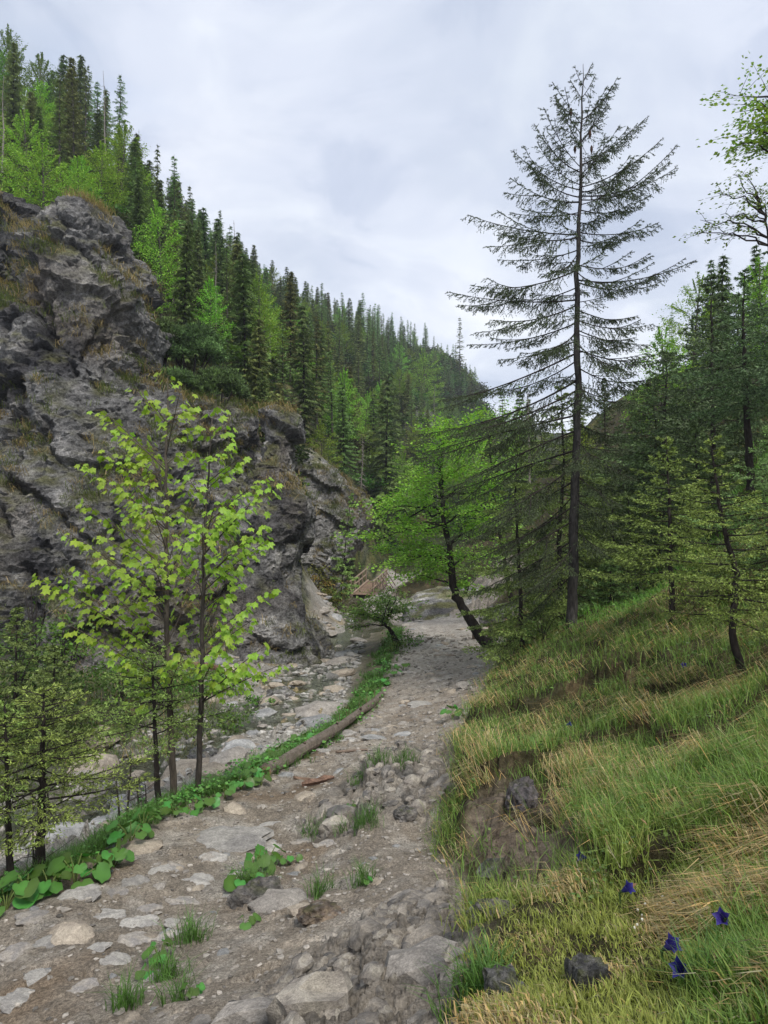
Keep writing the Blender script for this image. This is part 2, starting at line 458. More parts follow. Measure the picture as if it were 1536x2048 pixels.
def masks(X, Y):
    q = xyz(X, Y)
    wob = fbm(q*1.3, 3)
    wide = np.clip(Y/8, 0.35, 4)
    m = {}
    o1 = poly_sd(OUT1, X, Y) + 0.14*wob; o2 = poly_sd(OUT2, X, Y) + 0.16*wob
    m['out'] = np.maximum(sstep(-.10, .12, o1), sstep(-.12, .15, o2))
    m['out'] = np.maximum(m['out'], sstep(-.6, .6, poly_sd(LEDGE, X, Y)+.6*wob))
    db = X-bank_x(Y)+0.16*wide*wob*0.7
    m['bank'] = sstep(-.05, .07*wide, db)*(1-m['out'])
    dl = path_l(Y)-X + 0.15*wide*wob*0.6
    m['bed'] = sstep(.25*wide, .6*wide, dl)*(1-m['out'])*(1-sstep(46, 56, Y))
    m['verge'] = sstep(-.12*wide, .1*wide, dl)*(1-m['bed'])*(1-m['out'])*(1-sstep(46, 56, Y))
    m['lip'] = sstep(2.2, 3.0, Y)*sstep(13, 10, Y)*(.55+.45*np.sign(fbm(q*.7+61, 2)))
    m['db'] = db
    m['scar'] = np.maximum(sstep(-.1, .1, poly_sd(SCAR, X, Y)+.2*wob), m['lip']*sstep(.20, .12, db))
    far = np.maximum(sstep(54, 60, Y+4*wob), sstep(27, 31, Y)*sstep(-3.2, -4.2, X-(Y-30)*0.0))
    far = np.maximum(far, sstep(20, 24, Y)*sstep(-6, -7, X))
    far = np.maximum(far, sstep(37, 43, Y)*sstep(-.3, -1.0, X-path_l(Y)))
    far = np.maximum(far, sstep(24, 28, Y)*sstep(-3.4, -4.2, X-path_l(Y)+.5*wob))
    m['hill'] = far
    for k in ('bed', 'verge', 'bank'): m[k] = m[k]*(1-far)
    m['out'] = m['out']*(1-far)
    m['path'] = np.clip(1-m['bank']-m['bed']-m['verge']-m['out']-far, 0, 1)
    return m
def relief(X, Y, m=None):
    if m is None: m = masks(X, Y)
    q = xyz(X, Y)
    d = np.zeros(X.shape)
    f3 = fbm(q*2.2, 4)
    d += m['path']*(0.045*f3*np.clip(Y/6, .5, 2) + 0.022*facet(q*4.5, True) + 0.010*facet(q*13, True))
    ca, sa = math.cos(0.95), math.sin(0.95)
    u = q[:, 0]*ca+q[:, 1]*sa; v = -q[:, 0]*sa+q[:, 1]*ca
    st = np.stack([u*1.3, v*2.6, np.zeros_like(u)], 1)
    st = st + 0.25*np.stack([noise3(q*3), noise3(q*3+9), np.zeros_like(u)], 1)
    sc = np.clip(Y/5, .6, 3.2)[:, None]
    d += m['out']*(0.08*facet(st*1.3/sc, True)*sc[:, 0] + 0.055*facet(st*3.6/sc, True)*sc[:, 0] + 0.022*facet(st*9, True) + 0.06*ridged(st*.8, 4)-.03)
    d += m['scar']*m['bank']*(0.09*facet(st*2.2, True)+.04*facet(st*6, True) - .08)
    d += m['bank']*m['lip']*(.20*sstep(.10, .24, m['db'])-.05)*np.clip(Y/5, .7, 1.4)
    d += m['bank']*(0.14*fbm(q*1.1, 3)*np.clip(Y/5, .5, 2.2) + 0.05*fbm(q*4.5, 3)) + m['bank']*(1-m['scar'])*0.07
    f1, f2, h, _ = voro(q*5.0, True)
    g1, g2, h2, _ = voro(q*13.0, True)
    cob = np.clip(.42-f1, 0, .42)*_rnd[h, 0]**2*.5 + np.clip(.42-g1, 0, 1)*_rnd[h2, 1]*.12
    d += m['bed']*(cob + 0.10*fbm(q*.7, 4))
    d += m['verge']*(0.05*f3)
    if (m['hill'] > 0).any():
        w = np.clip((Y-18)/60, 0.25, 1.6)
        d += m['hill']*(1.5*fbm(q*.07, 4)*w + .8*facet(q*.16, True)*w*sstep(30, 60, Y))
        rk = hill_rock(X, Y)
        d += m['hill']*rk*(0.9*facet(q*.35, True)+.35*facet(q*1.1, True))
    return d
def hill_rock(X, Y):
    px = 768+1365*X/Y
    q = xyz(X, Y)
    n = fbm(q*.12+4, 4)
    fine = fbm(q*.5+14, 4)
    r = sstep(-.05, .2, n*.6+fine)*np.exp(-(((px-690)/85)**2+((Y-42)/13)**2))*1.6
    r = np.maximum(r, sstep(-.25, .1, n)*np.exp(-(((px-840)/75)**2+((Y-150)/32)**2))*1.5)
    r = np.maximum(r, sstep(-.1, .25, n)*np.exp(-(((px-1330)/120)**2+((Y-38)/9)**2))*1.4)
    return np.clip(r, 0, 1)
def H(X, Y):
    X = np.atleast_1d(np.asarray(X, float)); Y = np.atleast_1d(np.asarray(Y, float))
    return base_h(X, Y) + relief(X, Y)
def h1(x, y): return float(H([x], [y])[0])
_lY = np.exp(np.linspace(math.log(1.3), math.log(330), 900))
def hit(px, py):
    """where the ground shows at this place of the photograph"""
    t = slope_t(np.full(900, float(px)), _lY); tt = (1024-py)/1365.0
    i = np.nonzero(t >= tt)[0]
    Y = _lY[i[0]] if len(i) else 330.0
    X = (px-768)/1365.0*Y
    return np.array([X, Y, h1(X, Y)])

# one sheet, finer near the camera
a_in = np.linspace(-31.5, 31.5, 510)
a_ang = R(1)*np.concatenate([np.linspace(-62, -32.4, 22), a_in, np.linspace(32.4, 62, 22)])
a_y = np.exp(np.concatenate([np.linspace(math.log(1.15), math.log(20), 370)[:-1], np.linspace(math.log(20), math.log(330), 140)]))
_AX, _AY = np.meshgrid(np.tan(a_ang), a_y)
GX, GY = (_AX*_AY).ravel(), _AY.ravel()
GM = masks(GX, GY)
GZ = base_h(GX, GY) + relief(GX, GY, GM)
nc, nr = len(a_ang), len(a_y)
q = xyz(GX, GY)
n1, n2, n3 = fbm(q*.9+3, 4), fbm(q*3.1+8, 4), fbm(q*.25, 3)
def mixc(a, b, f): return a*(1-f)[:, None] + np.asarray(b)*f[:, None]
one = np.ones((len(GX), 3))
c_path = mixc(mixc(one*(.30, .255, .20), (.39, .35, .295), sstep(-.1, .4, n2)), (.24, .185, .13), sstep(.05, .4, n1))
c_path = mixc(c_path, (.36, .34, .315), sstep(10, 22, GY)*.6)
c_out = mixc(mixc(one*(.28, .245, .20), (.13, .12, .105), sstep(0, .35, n1+.3*n2)), (.36, .33, .285), sstep(.1, .5, n2))
c_bank = mixc(one*(.05, .045, .022), (.10, .075, .04), sstep(0, .4, n2))
c_bank = mixc(c_bank, (.15, .12, .09), GM['scar']*sstep(-.4, .0, n2))
c_bed = mixc(mixc(one*(.27, .25, .215), (.19, .165, .13), sstep(0, .4, n1)), (.24, .18, .07), sstep(.1, .45, fbm(q*.6+20, 3))*.8)
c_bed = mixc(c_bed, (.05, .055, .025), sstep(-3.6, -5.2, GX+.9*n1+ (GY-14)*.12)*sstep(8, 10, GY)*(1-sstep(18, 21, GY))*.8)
c_ver = mixc(one*(.12, .10, .06), (.07, .075, .03), sstep(-.2, .3, n2))
c_hill = mixc(mixc(one*(.035, .045, .018), (.10, .09, .035), sstep(0, .4, n3+.3*n1)), (.05, .065, .02), sstep(.1, .4, n2))
c_hill = mixc(c_hill, (.17, .162, .145), hill_rock(GX, GY)*sstep(-.35, .1, n2+.5*n1))
c_hill = mixc(c_hill, (.15, .14, .045), sstep(70, 50, GY)*sstep(-.1, .2, n2)*sstep(24, 28, GY)*.6)
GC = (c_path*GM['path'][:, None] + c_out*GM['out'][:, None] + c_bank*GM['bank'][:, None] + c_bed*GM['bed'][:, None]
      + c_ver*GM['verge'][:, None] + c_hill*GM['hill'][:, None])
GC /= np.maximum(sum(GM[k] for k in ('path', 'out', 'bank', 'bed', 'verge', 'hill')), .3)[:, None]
ii = (np.arange(nr-1)[:, None]*nc + np.arange(nc-1)[None, :]).ravel()
quads = np.stack([ii, ii+1, ii+nc+1, ii+nc], 1)
names = ['path', 'out', 'bank', 'bed', 'verge', 'hill']
cls = np.argmax(np.stack([GM[k] for k in names]), 0)
fc = cls[ii]
fc[fc == 4] = 3
GV = np.stack([GX, GY, GZ], 1)
GROUND = {}
for k, nm, mat, lab in ((0, 'path', 'soil', 'trodden brown gravel path leading down to the bridge'), (1, 'rock_outcrop', 'rock', 'jagged bare rock breaking through the path'),
                        (2, 'grass_slope', 'ground', 'steep grassy slope on the right of the path'), (3, 'stream_bed', 'bed', 'stony bed of the stream left of the path'),
                        (5, 'hill', 'hill', 'forested mountainside behind the crags')):
    f = quads[fc == k]
    if not len(f): continue
    u, inv = np.unique(f, return_inverse=True)
    me = tri_mesh(nm, GV[u], inv.reshape(-1, 4), GC[u], True, quads=True)
    o = add_mesh(nm, me, None, M[mat]); o['kind'] = 'structure'; o['label'] = lab
    GROUND[nm] = o

# ------------------------------------------------------------------ the stream
m, N, L = new_mat('stream_water')
tc = N.new('ShaderNodeTexCoord')
bp = N.new('ShaderNodeBump'); bp.inputs['Distance'].default_value = 0.03; bp.inputs['Strength'].default_value = 0.7
L.new(_noise(N, L, tc.outputs['Object'], 7, 4, .6, .8), bp.inputs['Height'])
gl = N.new('ShaderNodeBsdfGlossy'); gl.inputs['Roughness'].default_value = 0.12
L.new(bp.outputs[0], gl.inputs['Normal'])
tr = N.new('ShaderNodeBsdfTransparent'); tr.inputs['Color'].default_value = (.74, .80, .72, 1)
fr = N.new('ShaderNodeFresnel'); fr.inputs['IOR'].default_value = 1.33; L.new(bp.outputs[0], fr.inputs['Normal'])
mx = N.new('ShaderNodeMixShader'); L.new(fr.outputs[0], mx.inputs[0]); L.new(tr.outputs[0], mx.inputs[1]); L.new(gl.outputs[0], mx.inputs[2])
oo = N.new('ShaderNodeOutputMaterial'); L.new(mx.outputs[0], oo.inputs['Surface'])
s_c = np.array([(-6.5,6.2),(-4.2,7.2),(-3.4,8.2),(-2.75,10.5),(-1.95,14),(-1.15,18),(-.8,23),(-1.6,30),(-3.0,36),(-3.6,40)], float)
tt = np.linspace(0, len(s_c)-1, 170)
scx = np.interp(tt, np.arange(len(s_c)), s_c[:, 0]); scy = np.interp(tt, np.arange(len(s_c)), s_c[:, 1])
for _ in range(6):
    scx[1:-1] = (scx[:-2]+2*scx[1:-1]+scx[2:])/4; scy[1:-1] = (scy[:-2]+2*scy[1:-1]+scy[2:])/4
tx, ty = np.gradient(scx), np.gradient(scy); ln = np.hypot(tx, ty); nx, ny = ty/ln, -tx/ln
ac = np.linspace(-1, 1, 22)
hw = 1.15+.25*np.sin(tt*1.9)+.02*scy
WX = scx[:, None]+nx[:, None]*hw[:, None]*ac; WY = scy[:, None]+ny[:, None]*hw[:, None]*ac
zc = base_h(scx, scy)
for _ in range(8): zc[1:-1] = (zc[:-2]+2*zc[1:-1]+zc[2:])/4
WZ = np.minimum(np.broadcast_to(zc[:, None]+.06, WX.shape), base_h(WX.ravel(), WY.ravel()).reshape(WX.shape)+.075)
iw = (np.arange(169)[:, None]*22+np.arange(21)[None]).ravel()
me = tri_mesh('stream', np.stack([WX, WY, WZ], -1).reshape(-1, 3), np.stack([iw, iw+1, iw+23, iw+22], 1), None, True, quads=True)
st_o = add_mesh('stream', me, None, m); st_o['kind'] = 'structure'; st_o['label'] = 'shallow clear stream running over gravel'

# ------------------------------------------------------------------ crags
def crag_solid(name, prof, sides=28, power=2.6):
    """closed body from rings: (row, left column, right column, centre distance, half depth)"""
    V, T = [], []
    th = np.arange(sides)/sides*2*math.pi
    c, s = np.cos(th), np.sin(th)
    cx = np.sign(c)*np.abs(c)**(2/power); sx = np.sign(s)*np.abs(s)**(2/power)
    for py, l, r, Yc, ry in prof:
        a, b = Pt(l, py, Yc), Pt(r, py, Yc)
        V.append(np.stack([(a[0]+b[0])/2+(b[0]-a[0])/2*cx, Yc+ry*sx, np.full(sides, a[2])], 1))
    V = np.concatenate(V); n = len(prof)
    i = np.arange(n-1)[:, None]*sides; j = np.arange(sides)[None]; j2 = (j+1) % sides
    T = np.concatenate([np.stack([i+j, i+sides+j, i+sides+j2], -1).reshape(-1, 3), np.stack([i+j, i+sides+j2, i+j2], -1).reshape(-1, 3)])
    V = np.concatenate([V, [V[:sides].mean(0)], [V[-sides:].mean(0)]])
    k = n*sides; jj = np.arange(sides); k2 = (jj+1) % sides
    T = np.concatenate([T, np.stack([np.full(sides, k), jj, k2], 1), np.stack([np.full(sides, k+1), (n-1)*sides+k2, (n-1)*sides+jj], 1)])
    return V, T
def crag(name, profs, voxel, lab, dark_x=None, amp=1.0, tone=1.0):
    Vs, Ts, n = [], [], 0
    for p in profs:
        v, t = crag_solid('c', p); Vs.append(v); Ts.append(t+n); n += len(v)
    tmp = add_mesh('tmp', tri_mesh('tmp', np.concatenate(Vs), np.concatenate(Ts)))
    md = tmp.modifiers.new('r', 'REMESH'); md.mode = 'VOXEL'; md.voxel_size = voxel
    dg = bpy.context.evaluated_depsgraph_get(); dg.update()
    me = bpy.data.meshes.new_from_object(tmp.evaluated_get(dg))
    bpy.data.objects.remove(tmp)
    nv = len(me.vertices)
    V = np.empty(nv*3, np.float32); me.vertices.foreach_get('co', V); V = V.reshape(-1, 3).astype(float)
    Nn = np.empty(nv*3, np.float32); me.vertices.foreach_get('normal', Nn); Nn = Nn.reshape(-1, 3).astype(float)
    w = V + 0.55*np.stack([noise3(V*.5), noise3(V*.5+7), noise3(V*.5+13)], 1) + 0.12*np.stack([noise3(V*2.2), noise3(V*2.2+7), noise3(V*2.2+13)], 1)
    big = fbm(w*.22, 3)
    ca, sa = math.cos(.55), math.sin(.55)
    s1 = np.stack([w[:, 0]*ca-w[:, 2]*sa, w[:, 1], (w[:, 0]*sa+w[:, 2]*ca)*1.9], 1)
    blocky = sstep(-.25, .25, fbm(V*.18+40, 3)+(V[:, 2]-3)*.06)
    vary = sstep(-.18, .28, fbm(V*.30+77, 3)); vary2 = sstep(-.2, .25, fbm(V*.55+91, 3))
    d = amp*(.40*big + .62*facet(s1*.33, tilt=1.15) + (.08+.34*blocky*vary)*facet(s1*.85+5) + (.05+.24*vary2*(.4+.6*blocky))*facet(s1*1.9) + (.05+.07*vary)*facet(s1*4.2) + .055*facet(s1*8.5)
             + .20*(ridged(s1*.7, 6, .58)-.55) - .42*sstep(.78, .97, ridged(w*np.array([.5, .5, .2])+3, 2)))
    d = d - np.percentile(d, 62)
    Nh = Nn.copy(); Nh[:, 2] *= .45
    V2 = V + Nh*d[:, None]
    me.vertices.foreach_set('co', V2.astype(np.float32).ravel()); me.update()
    me.vertices.foreach_get('normal', N2 := np.empty(nv*3, np.float32)); N2 = N2.reshape(-1, 3)
    a1, a2, a3 = fbm(V*.5+2, 4), fbm(V*1.7+5, 4), fbm(V*.23+11, 3)
    C = np.ones((nv, 3))*(.175, .170, .163)
    C = mixc(C, (.34, .325, .305), sstep(.0, .36, a2+.3*a1))
    C = mixc(C, (.055, .053, .056), sstep(.02, .35, a1+.35*a3))
    C = mixc(C, (.19, .165, .135), sstep(.12, .4, a3)*.5)
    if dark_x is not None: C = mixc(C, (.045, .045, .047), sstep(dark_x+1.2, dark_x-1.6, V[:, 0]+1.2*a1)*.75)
    moss = sstep(.25, .7, N2[:, 2])*sstep(-.12, .22, fbm(V*.9+31, 4))
    C = mixc(C, (.10, .10, .032), np.maximum(moss, sstep(.05, .5, N2[:, 2])*sstep(.1, .35, fbm(V*.45+61, 4)))*.8)*tone
    a = me.attributes.new('Col', 'FLOAT_COLOR', 'POINT')
    c4 = np.ones((nv, 4), np.float32); c4[:, :3] = C; a.data.foreach_set('color', c4.ravel())
    me.materials.clear()
    me.polygons.foreach_set('use_smooth', np.zeros(len(me.polygons), bool))
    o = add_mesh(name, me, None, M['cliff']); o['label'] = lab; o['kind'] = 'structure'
    return o, V2, N2
A_ = [(425,142,212,25,1.1),(440,112,240,25,1.8),(480,98,258,25,2.4),(560,90,268,25,2.8),(640,78,295,25,3.2),(740,40,318,25,3.8),(830,-20,390,25,4.5),(900,-80,440,25,5.0),
      (1000,-150,480,24.5,5.5),(1100,-200,500,24,6),(1200,-250,515,23.5,6.2),(1330,-300,560,23,6.3),(1420,-320,580,23,6.4)]
B_ = [(402,-420,20,30,2.2),(440,-430,82,30,3.0),(520,-440,92,29,3.2),(700,-450,130,28.5,3.4),(1000,-460,170,28,5),(1400,-460,200,28,6)]
B2 = [(585,-420,55,26,2.2),(620,-430,80,26,3.4),(760,-440,105,25.5,4.2),(900,-450,120,25,4.8),(1100,-460,130,24.5,5.6),(1400,-460,150,24,6.0)]
G_ = [(800,345,450,27,1.2),(840,330,525,26.5,2.2),(950,310,545,26,3),(1330,260,570,25.5,4.5),(1420,260,570,25,4.6)]
C_ = [(822,532,582,23.5,.6),(840,515,598,23.4,1.1),(880,520,602,23.2,1.3),(925,524,598,23,1.3),(945,518,590,23,1.3),(970,508,606,22.8,1.5),(1000,490,634,22.6,1.8),(1030,480,640,22.5,2.0),
      (1060,480,628,22.5,2.0),(1090,470,614,22.5,2.0),(1130,460,604,22.5,2.1),(1180,450,608,22.4,2.3),(1230,440,622,22.3,2.6),(1280,430,645,22.2,3.0),(1330,415,668,22.1,3.3),(1410,400,690,22,3.6)]
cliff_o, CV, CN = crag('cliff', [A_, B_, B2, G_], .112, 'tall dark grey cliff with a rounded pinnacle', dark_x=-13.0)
tower_o, TV, TN = crag('rock_tower', [C_], .085, 'narrow overhanging rock tower beside the stream', amp=.55, tone=1.1)
E_ = [(1176,860,980,33.5,.5),(1186,830,1010,33,1.6),(1206,812,1040,32,2.4),(1228,806,1060,31.2,3.0),(1270,800,1070,31,3.2)]
ledge_o, EV, EN = crag('rock_ledge', [E_], .085, 'pale layered rock ledge beside the path before the bridge', amp=.38, tone=1.75)

F_ = [(893,560,618,45,1.2),(915,560,650,45,2.0),(945,560,682,45,2.8),(975,560,715,45.5,3.4),(1005,560,745,46,3.8),(1040,560,752,46,4.2),(1080,560,730,46,4.5),(1115,560,700,45.5,4.7),(1160,560,682,45,4.8),(1240,560,672,45,5.0)]
slope_o, FV, FN = crag('rocky_slope', [F_], .13, 'grassy grey rock slope behind the rock tower and left of the bridge', amp=.75, tone=1.35)

# ================================================================== plant makers
BARK_D, BARK_G, BARK_P = (.030, .025, .022), (.075, .065, .055), (.20, .18, .155)
def bez(a, b, c, n):
    t = np.linspace(0, 1, n)[:, None]
    return (1-t)**2*np.asarray(a) + 2*t*(1-t)*np.asarray(b) + t*t*np.asarray(c)
def stem_at(stem, z):
    """point of a trunk polyline at a height"""
    s = np.asarray(stem)
    return np.array([np.interp(z, s[:, 2], s[:, 0]), np.interp(z, s[:, 2], s[:, 1]), z])
def spruce_branch(wood, green, pts, r0, twig_l, gap, col, ndl=(.022, .004, 110), hang=.55, bare=.12, sub=True, dead=0.0):
    """a bough: the wood, comb-like twigs on both sides, needles on the twigs"""
    pts = np.asarray(pts, float)
    seg = np.linalg.norm(np.diff(pts, axis=0), axis=1); L = seg.sum(); cum = np.concatenate([[0], np.cumsum(seg)])
    tube(wood, pts, np.linspace(r0, .003, len(pts)), 4, BARK_D, False)
    n = max(4, int(L*(1-bare)/gap))
    s = bare*L + (1-bare)*L*(np.arange(n)+rng.random(n)*.6)/n
    pos = np.stack([np.interp(s, cum, pts[:, k]) for k in range(3)], 1)
    fw = unit(np.stack([np.interp(np.minimum(s+.05*L, L), cum, pts[:, k]) for k in range(3)], 1) - np.stack([np.interp(np.maximum(s-.05*L, 0), cum, pts[:, k]) for k in range(3)], 1))
    sd = unit(np.cross(fw, [0, 0, 1.0]))
    sg = np.where(np.arange(n) % 2, 1, -1)[:, None]
    f = s/L
    ln = min(twig_l, .48*L)*(1.1-.75*f)*(.55+.75*rng.random(n))
    d = unit(fw*.75 + sd*sg*(.45+.5*rng.random((n, 1))) + np.array([0, 0, -1.0])*hang*(1.1-.7*f[:, None])*(.4+1.1*rng.random((n, 1))) + .13*rng.normal(size=(n, 3)))
    P0, P1 = pos, pos + d*ln[:, None]
    A0, A1 = [P0], [P1]
    sp_ = unit(np.cross(d, np.array([0, 0, 1.0])+.45*rng.normal(size=(n, 3))))
    for q in range(int(sub)):
        u_ = .18+.74*(q+rng.random((n, 1))*.7)/max(1, int(sub))
        b = P0 + (P1-P0)*u_
        e = unit(d*.75 + sp_*(1 if q % 2 else -1)*(.5+.5*rng.random((n, 1))) + np.array([0, 0, -.45])*hang*rng.random((n, 1)))
        A0.append(b); A1.append(b + e*(ln[:, None]*.55*(1.15-u_)+.015))
    tip = np.stack([np.interp([.86*L, L], cum, pts[:, k]) for k in range(3)], 1)
    A0.append(tip[:1]); A1.append(tip[1:])
    fs = np.linspace(.35*L, L, max(3, int(L/.12))); ax_ = np.stack([np.interp(fs, cum, pts[:, k]) for k in range(3)], 1)
    A0.append(ax_[:-1]); A1.append(ax_[1:])
    A0, A1 = np.concatenate(A0), np.concatenate(A1)
    # twig wood as thin three-sided slivers
    ax = unit(A1-A0); s1 = unit(np.cross(ax, [.3, .2, 1.0])); w = .0035
    V = np.stack([A0+s1*w, A0-s1*w, A1], 1).reshape(-1, 3)
    wood.add(V, np.arange(len(V)).reshape(-1, 3), BARK_D)
    live = rng.random(len(A0)) > dead
    c = np.asarray(col)*(1+.16*rng.normal(size=(len(A0), 1)))
    tipf = np.zeros(len(A0))
    needles(green, A0[live], A1[live], ndl[0], ndl[1], ndl[2], c[live].clip(.003, 1))
def conifer(name, label, stem, r0, crown_lo, n_br, reach, col, group=None, twig_l=.5, gap=.08, ndl=(.05, .02, 34), rise=.25, droop=.35,
            skirt=1.0, hang=.45, dead_low=.0, bark=BARK_D, seed=0, mat='needle', boughs=(), az=None, narrow=.9, top_bare=.0, cat='spruce', crown_hi=1.0, sub=5):
    """a spruce: trunk, boughs down to crown_lo (fraction of height), each with twigs and needles"""
    global rng
    keep = rng; rng = np.random.default_rng(seed+100)
    stem = np.asarray(stem, float)
    base, top = stem[0], stem[-1]; Ht = top[2]-base[2]
    t = thing(name, label, cat, base, group)
    tk, wd, gr = Geo(), Geo(), Geo()
    zs = np.linspace(base[2]-.05, top[2], 34)
    sp = np.stack([stem_at(stem, z) for z in zs])
    sp[1:-1, :2] += r0*.12*rng.normal(size=(32, 2))
    rr = r0*(1-(zs-zs[0])/(zs[-1]-zs[0]))**.85+.004
    rr[0] *= 1.35; rr[1] *= 1.1
    tube(tk, sp, rr, 9, bark, True, .05)
    for k in range(n_br):
        u = crown_lo + (crown_hi-crown_lo)*(k+rng.random())/n_br
        u = min(u, .985)
        z = base[2]+u*Ht
        a = k*2.39996+rng.random()*.8 if az is None else az[0]+(az[1]-az[0])*rng.random()
        prof = ((1-u)**narrow*(.55+.45*min(1, (u-crown_lo)/.15+.5))) if True else 0
        l = reach*max(prof, .06)*(.65+.5*rng.random())
        o = stem_at(stem, z)
        h = np.array([math.sin(a), math.cos(a), 0])
        up = rise*(u-.35)*1.6
        mid = o + h*l*.55 + np.array([0, 0, l*(up*.5-droop*(1-u)*.5)])
        end = o + h*l + np.array([0, 0, l*(up*.9-droop*(1-u)*.75)+.10*l])
        spruce_branch(wd, gr, bez(o, mid, end, 7), min(.016, .005+.004*l), twig_l, gap, col, ndl, hang, .12, sub, dead_low*(1-u))
    forked = []
    for p0, p1, p2, tl in boughs:
        forked.append((p0, p1, p2, tl))
        L_ = np.linalg.norm(np.asarray(p2)-p0)
        if L_ < .7: continue
        for q in range(2 if L_ < 1.6 else 3):
            f_ = .28+.42*rng.random(); o_ = bez(p0, p1, p2, 11)[int(f_*10)]
            d_ = unit(np.asarray(p2)-o_); a_ = (1 if q % 2 else -1)*(.45+.5*rng.random())
            d_ = np.array([d_[0]*math.cos(a_)-d_[1]*math.sin(a_), d_[0]*math.sin(a_)+d_[1]*math.cos(a_), d_[2]-.12*rng.random()])
            l_ = L_*(.25+.3*rng.random())
            forked.append((o_, o_+d_*l_*.5-np.array([0, 0, .07*l_]), o_+d_*l_+np.array([0, 0, .04*l_]), tl*.7))
    for p0, p1, p2, tl in forked:
        spruce_branch(wd, gr, bez(p0, p1, p2, 10), .006+.0045*np.linalg.norm(np.asarray(p2)-p0), tl, gap, col, ndl, hang+.6, .15, sub, .12)
    if not len(wd.V): tube(wd, sp[-3:], .003, 3, bark)
    tr_o = tk.build('trunk', M['bark'], t, True)
    br = wd.build('branches', M['twig'], t)
    cr = gr.build('crown', M[mat], t)
    rng = keep
    return t

# ---------------- far trees: shared meshes, several of each kind
def far_conifer(seed, h, reach, lo, nw, col, per=9, tri=(.5, .16), droop=.5, thin=0.0, bark=BARK_D, narrow=.9):
    global rng
    keep = rng; rng = np.random.default_rng(seed)
    tk, cr = Geo(), Geo()
    zs = np.linspace(0, h, 9)
    lean = rng.normal(size=2)*.012*h
    sp = np.stack([lean[0]*(zs/h)**2, lean[1]*(zs/h)**2, zs], 1)
    tube(tk, sp, .011*h*(1-zs/h)+.012, 6, bark, False)
    for w in range(nw):
        u = lo+(1-lo)*(w+.5*rng.random())/nw
        for b in range(5 if u < .9 else 4):
            if rng.random() < thin: continue
            a = b*1.2566+w*.9+rng.normal()*.35
            l = reach*((1-u)**narrow+.03)*(.6+.55*rng.random())
            hd = np.array([math.sin(a), math.cos(a), 0]); sd = np.array([hd[1], -hd[0], 0])
            o = np.array([*(lean*u*u), u*h])
            n = max(3, int(per*l/reach)+2)
            f = (np.arange(n)+.5)/n
            dz = -droop*(1-u)*l*f + .28*droop*l*f*f + .1*l*(u)*f
            p = o + hd*(l*f)[:, None] + np.stack([0*f, 0*f, dz], 1)
            pe = o+hd*l+np.array([0, 0, dz[-1]])
            tube(cr, np.stack([o, (o+pe)/2+[0, 0, .03*l], pe]), [.02, .015, .006], 3, (.03, .026, .02), False)
            for sg in (-1, 1):
                tl = tri[0]*(.6+.8*rng.random(n))*(1.1-.6*f)
                d = unit(hd*.7+sd*sg*(.4+.5*rng.random((n, 1))) + np.array([0, 0, -.45])*rng.random((n, 1))*1.6*droop)
                wv = unit(np.cross(d, [0, 0, 1.0])+.5*rng.normal(size=(n, 3)))*tri[1]
                V = np.stack([p-wv*.5, p+wv*.5, p+d*tl[:, None]], 1).reshape(-1, 3)
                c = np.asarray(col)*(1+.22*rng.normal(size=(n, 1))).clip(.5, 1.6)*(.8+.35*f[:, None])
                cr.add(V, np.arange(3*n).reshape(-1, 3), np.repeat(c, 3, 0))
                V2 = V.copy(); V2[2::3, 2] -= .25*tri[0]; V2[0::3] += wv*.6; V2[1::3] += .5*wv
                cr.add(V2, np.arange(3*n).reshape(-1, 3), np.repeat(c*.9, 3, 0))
    rng = keep
    return tk, cr
def far_broadleaf(seed, h, wdt, lo, nl, leaf, col, bark=BARK_G, layers=12):
    """beech-like: limbs and flat layered sprays of leaves"""
    global rng
    keep = rng; rng = np.random.default_rng(seed)
    tk, cr = Geo(), Geo()
    zs = np.linspace(0, h*.92, 8)
    sp = np.stack([.02*h*np.sin(zs/h*4+seed), .02*h*np.cos(zs/h*3+seed)-.02*h, zs], 1)
    tube(tk, sp, .013*h*(1-zs/h)+.02, 6, bark, False)
    P, A = [], []
    for k in range(layers*3):
        u = lo+(1-lo)*((k+rng.random())/(layers*3))
        a = k*2.4+rng.random()
        prof = math.sin(math.pi*min(.98, (u-lo)/(1-lo)*.8+.22))**.8
        l = wdt*prof*(.6+.5*rng.random())
        hd = np.array([math.sin(a), math.cos(a), 0])
        o = stem_at(sp, min(u*h*.8, h*.9)); e = o+hd*l+np.array([0, 0, (u*h-o[2])*.9+.12*l])
        pts = bez(o, (o+e)/2+[0, 0, .12*l], e, 5)
        tube(tk, pts, np.linspace(.006*h*(1-u)+.012, .005, 5), 4, bark, False)
        n = int(nl/(layers*3)*(.6+.8*prof))
        f = (.25+.75*rng.random(n)**.7)
        q = np.stack([np.interp(f, np.linspace(0, 1, 5), pts[:, j]) for j in range(3)], 1)
        sd = np.array([hd[1], -hd[0], 0])
        q += sd*(rng.normal(size=(n, 1))*.30*l*(.35+.65*f[:, None])) + np.array([0, 0, 1])*rng.normal(size=(n, 1))*.05*l - np.array([0, 0, .12*l])*(rng.random((n, 1))**2)
        P.append(q); A.append(unit(hd+rng.normal(size=(n, 3))*.6+[0, 0, -.35]))
    P, A = np.concatenate(P), np.concatenate(A)
    leaves(cr, P, A, leaf, col, .24, 1.0)
    rng = keep
    return tk, cr
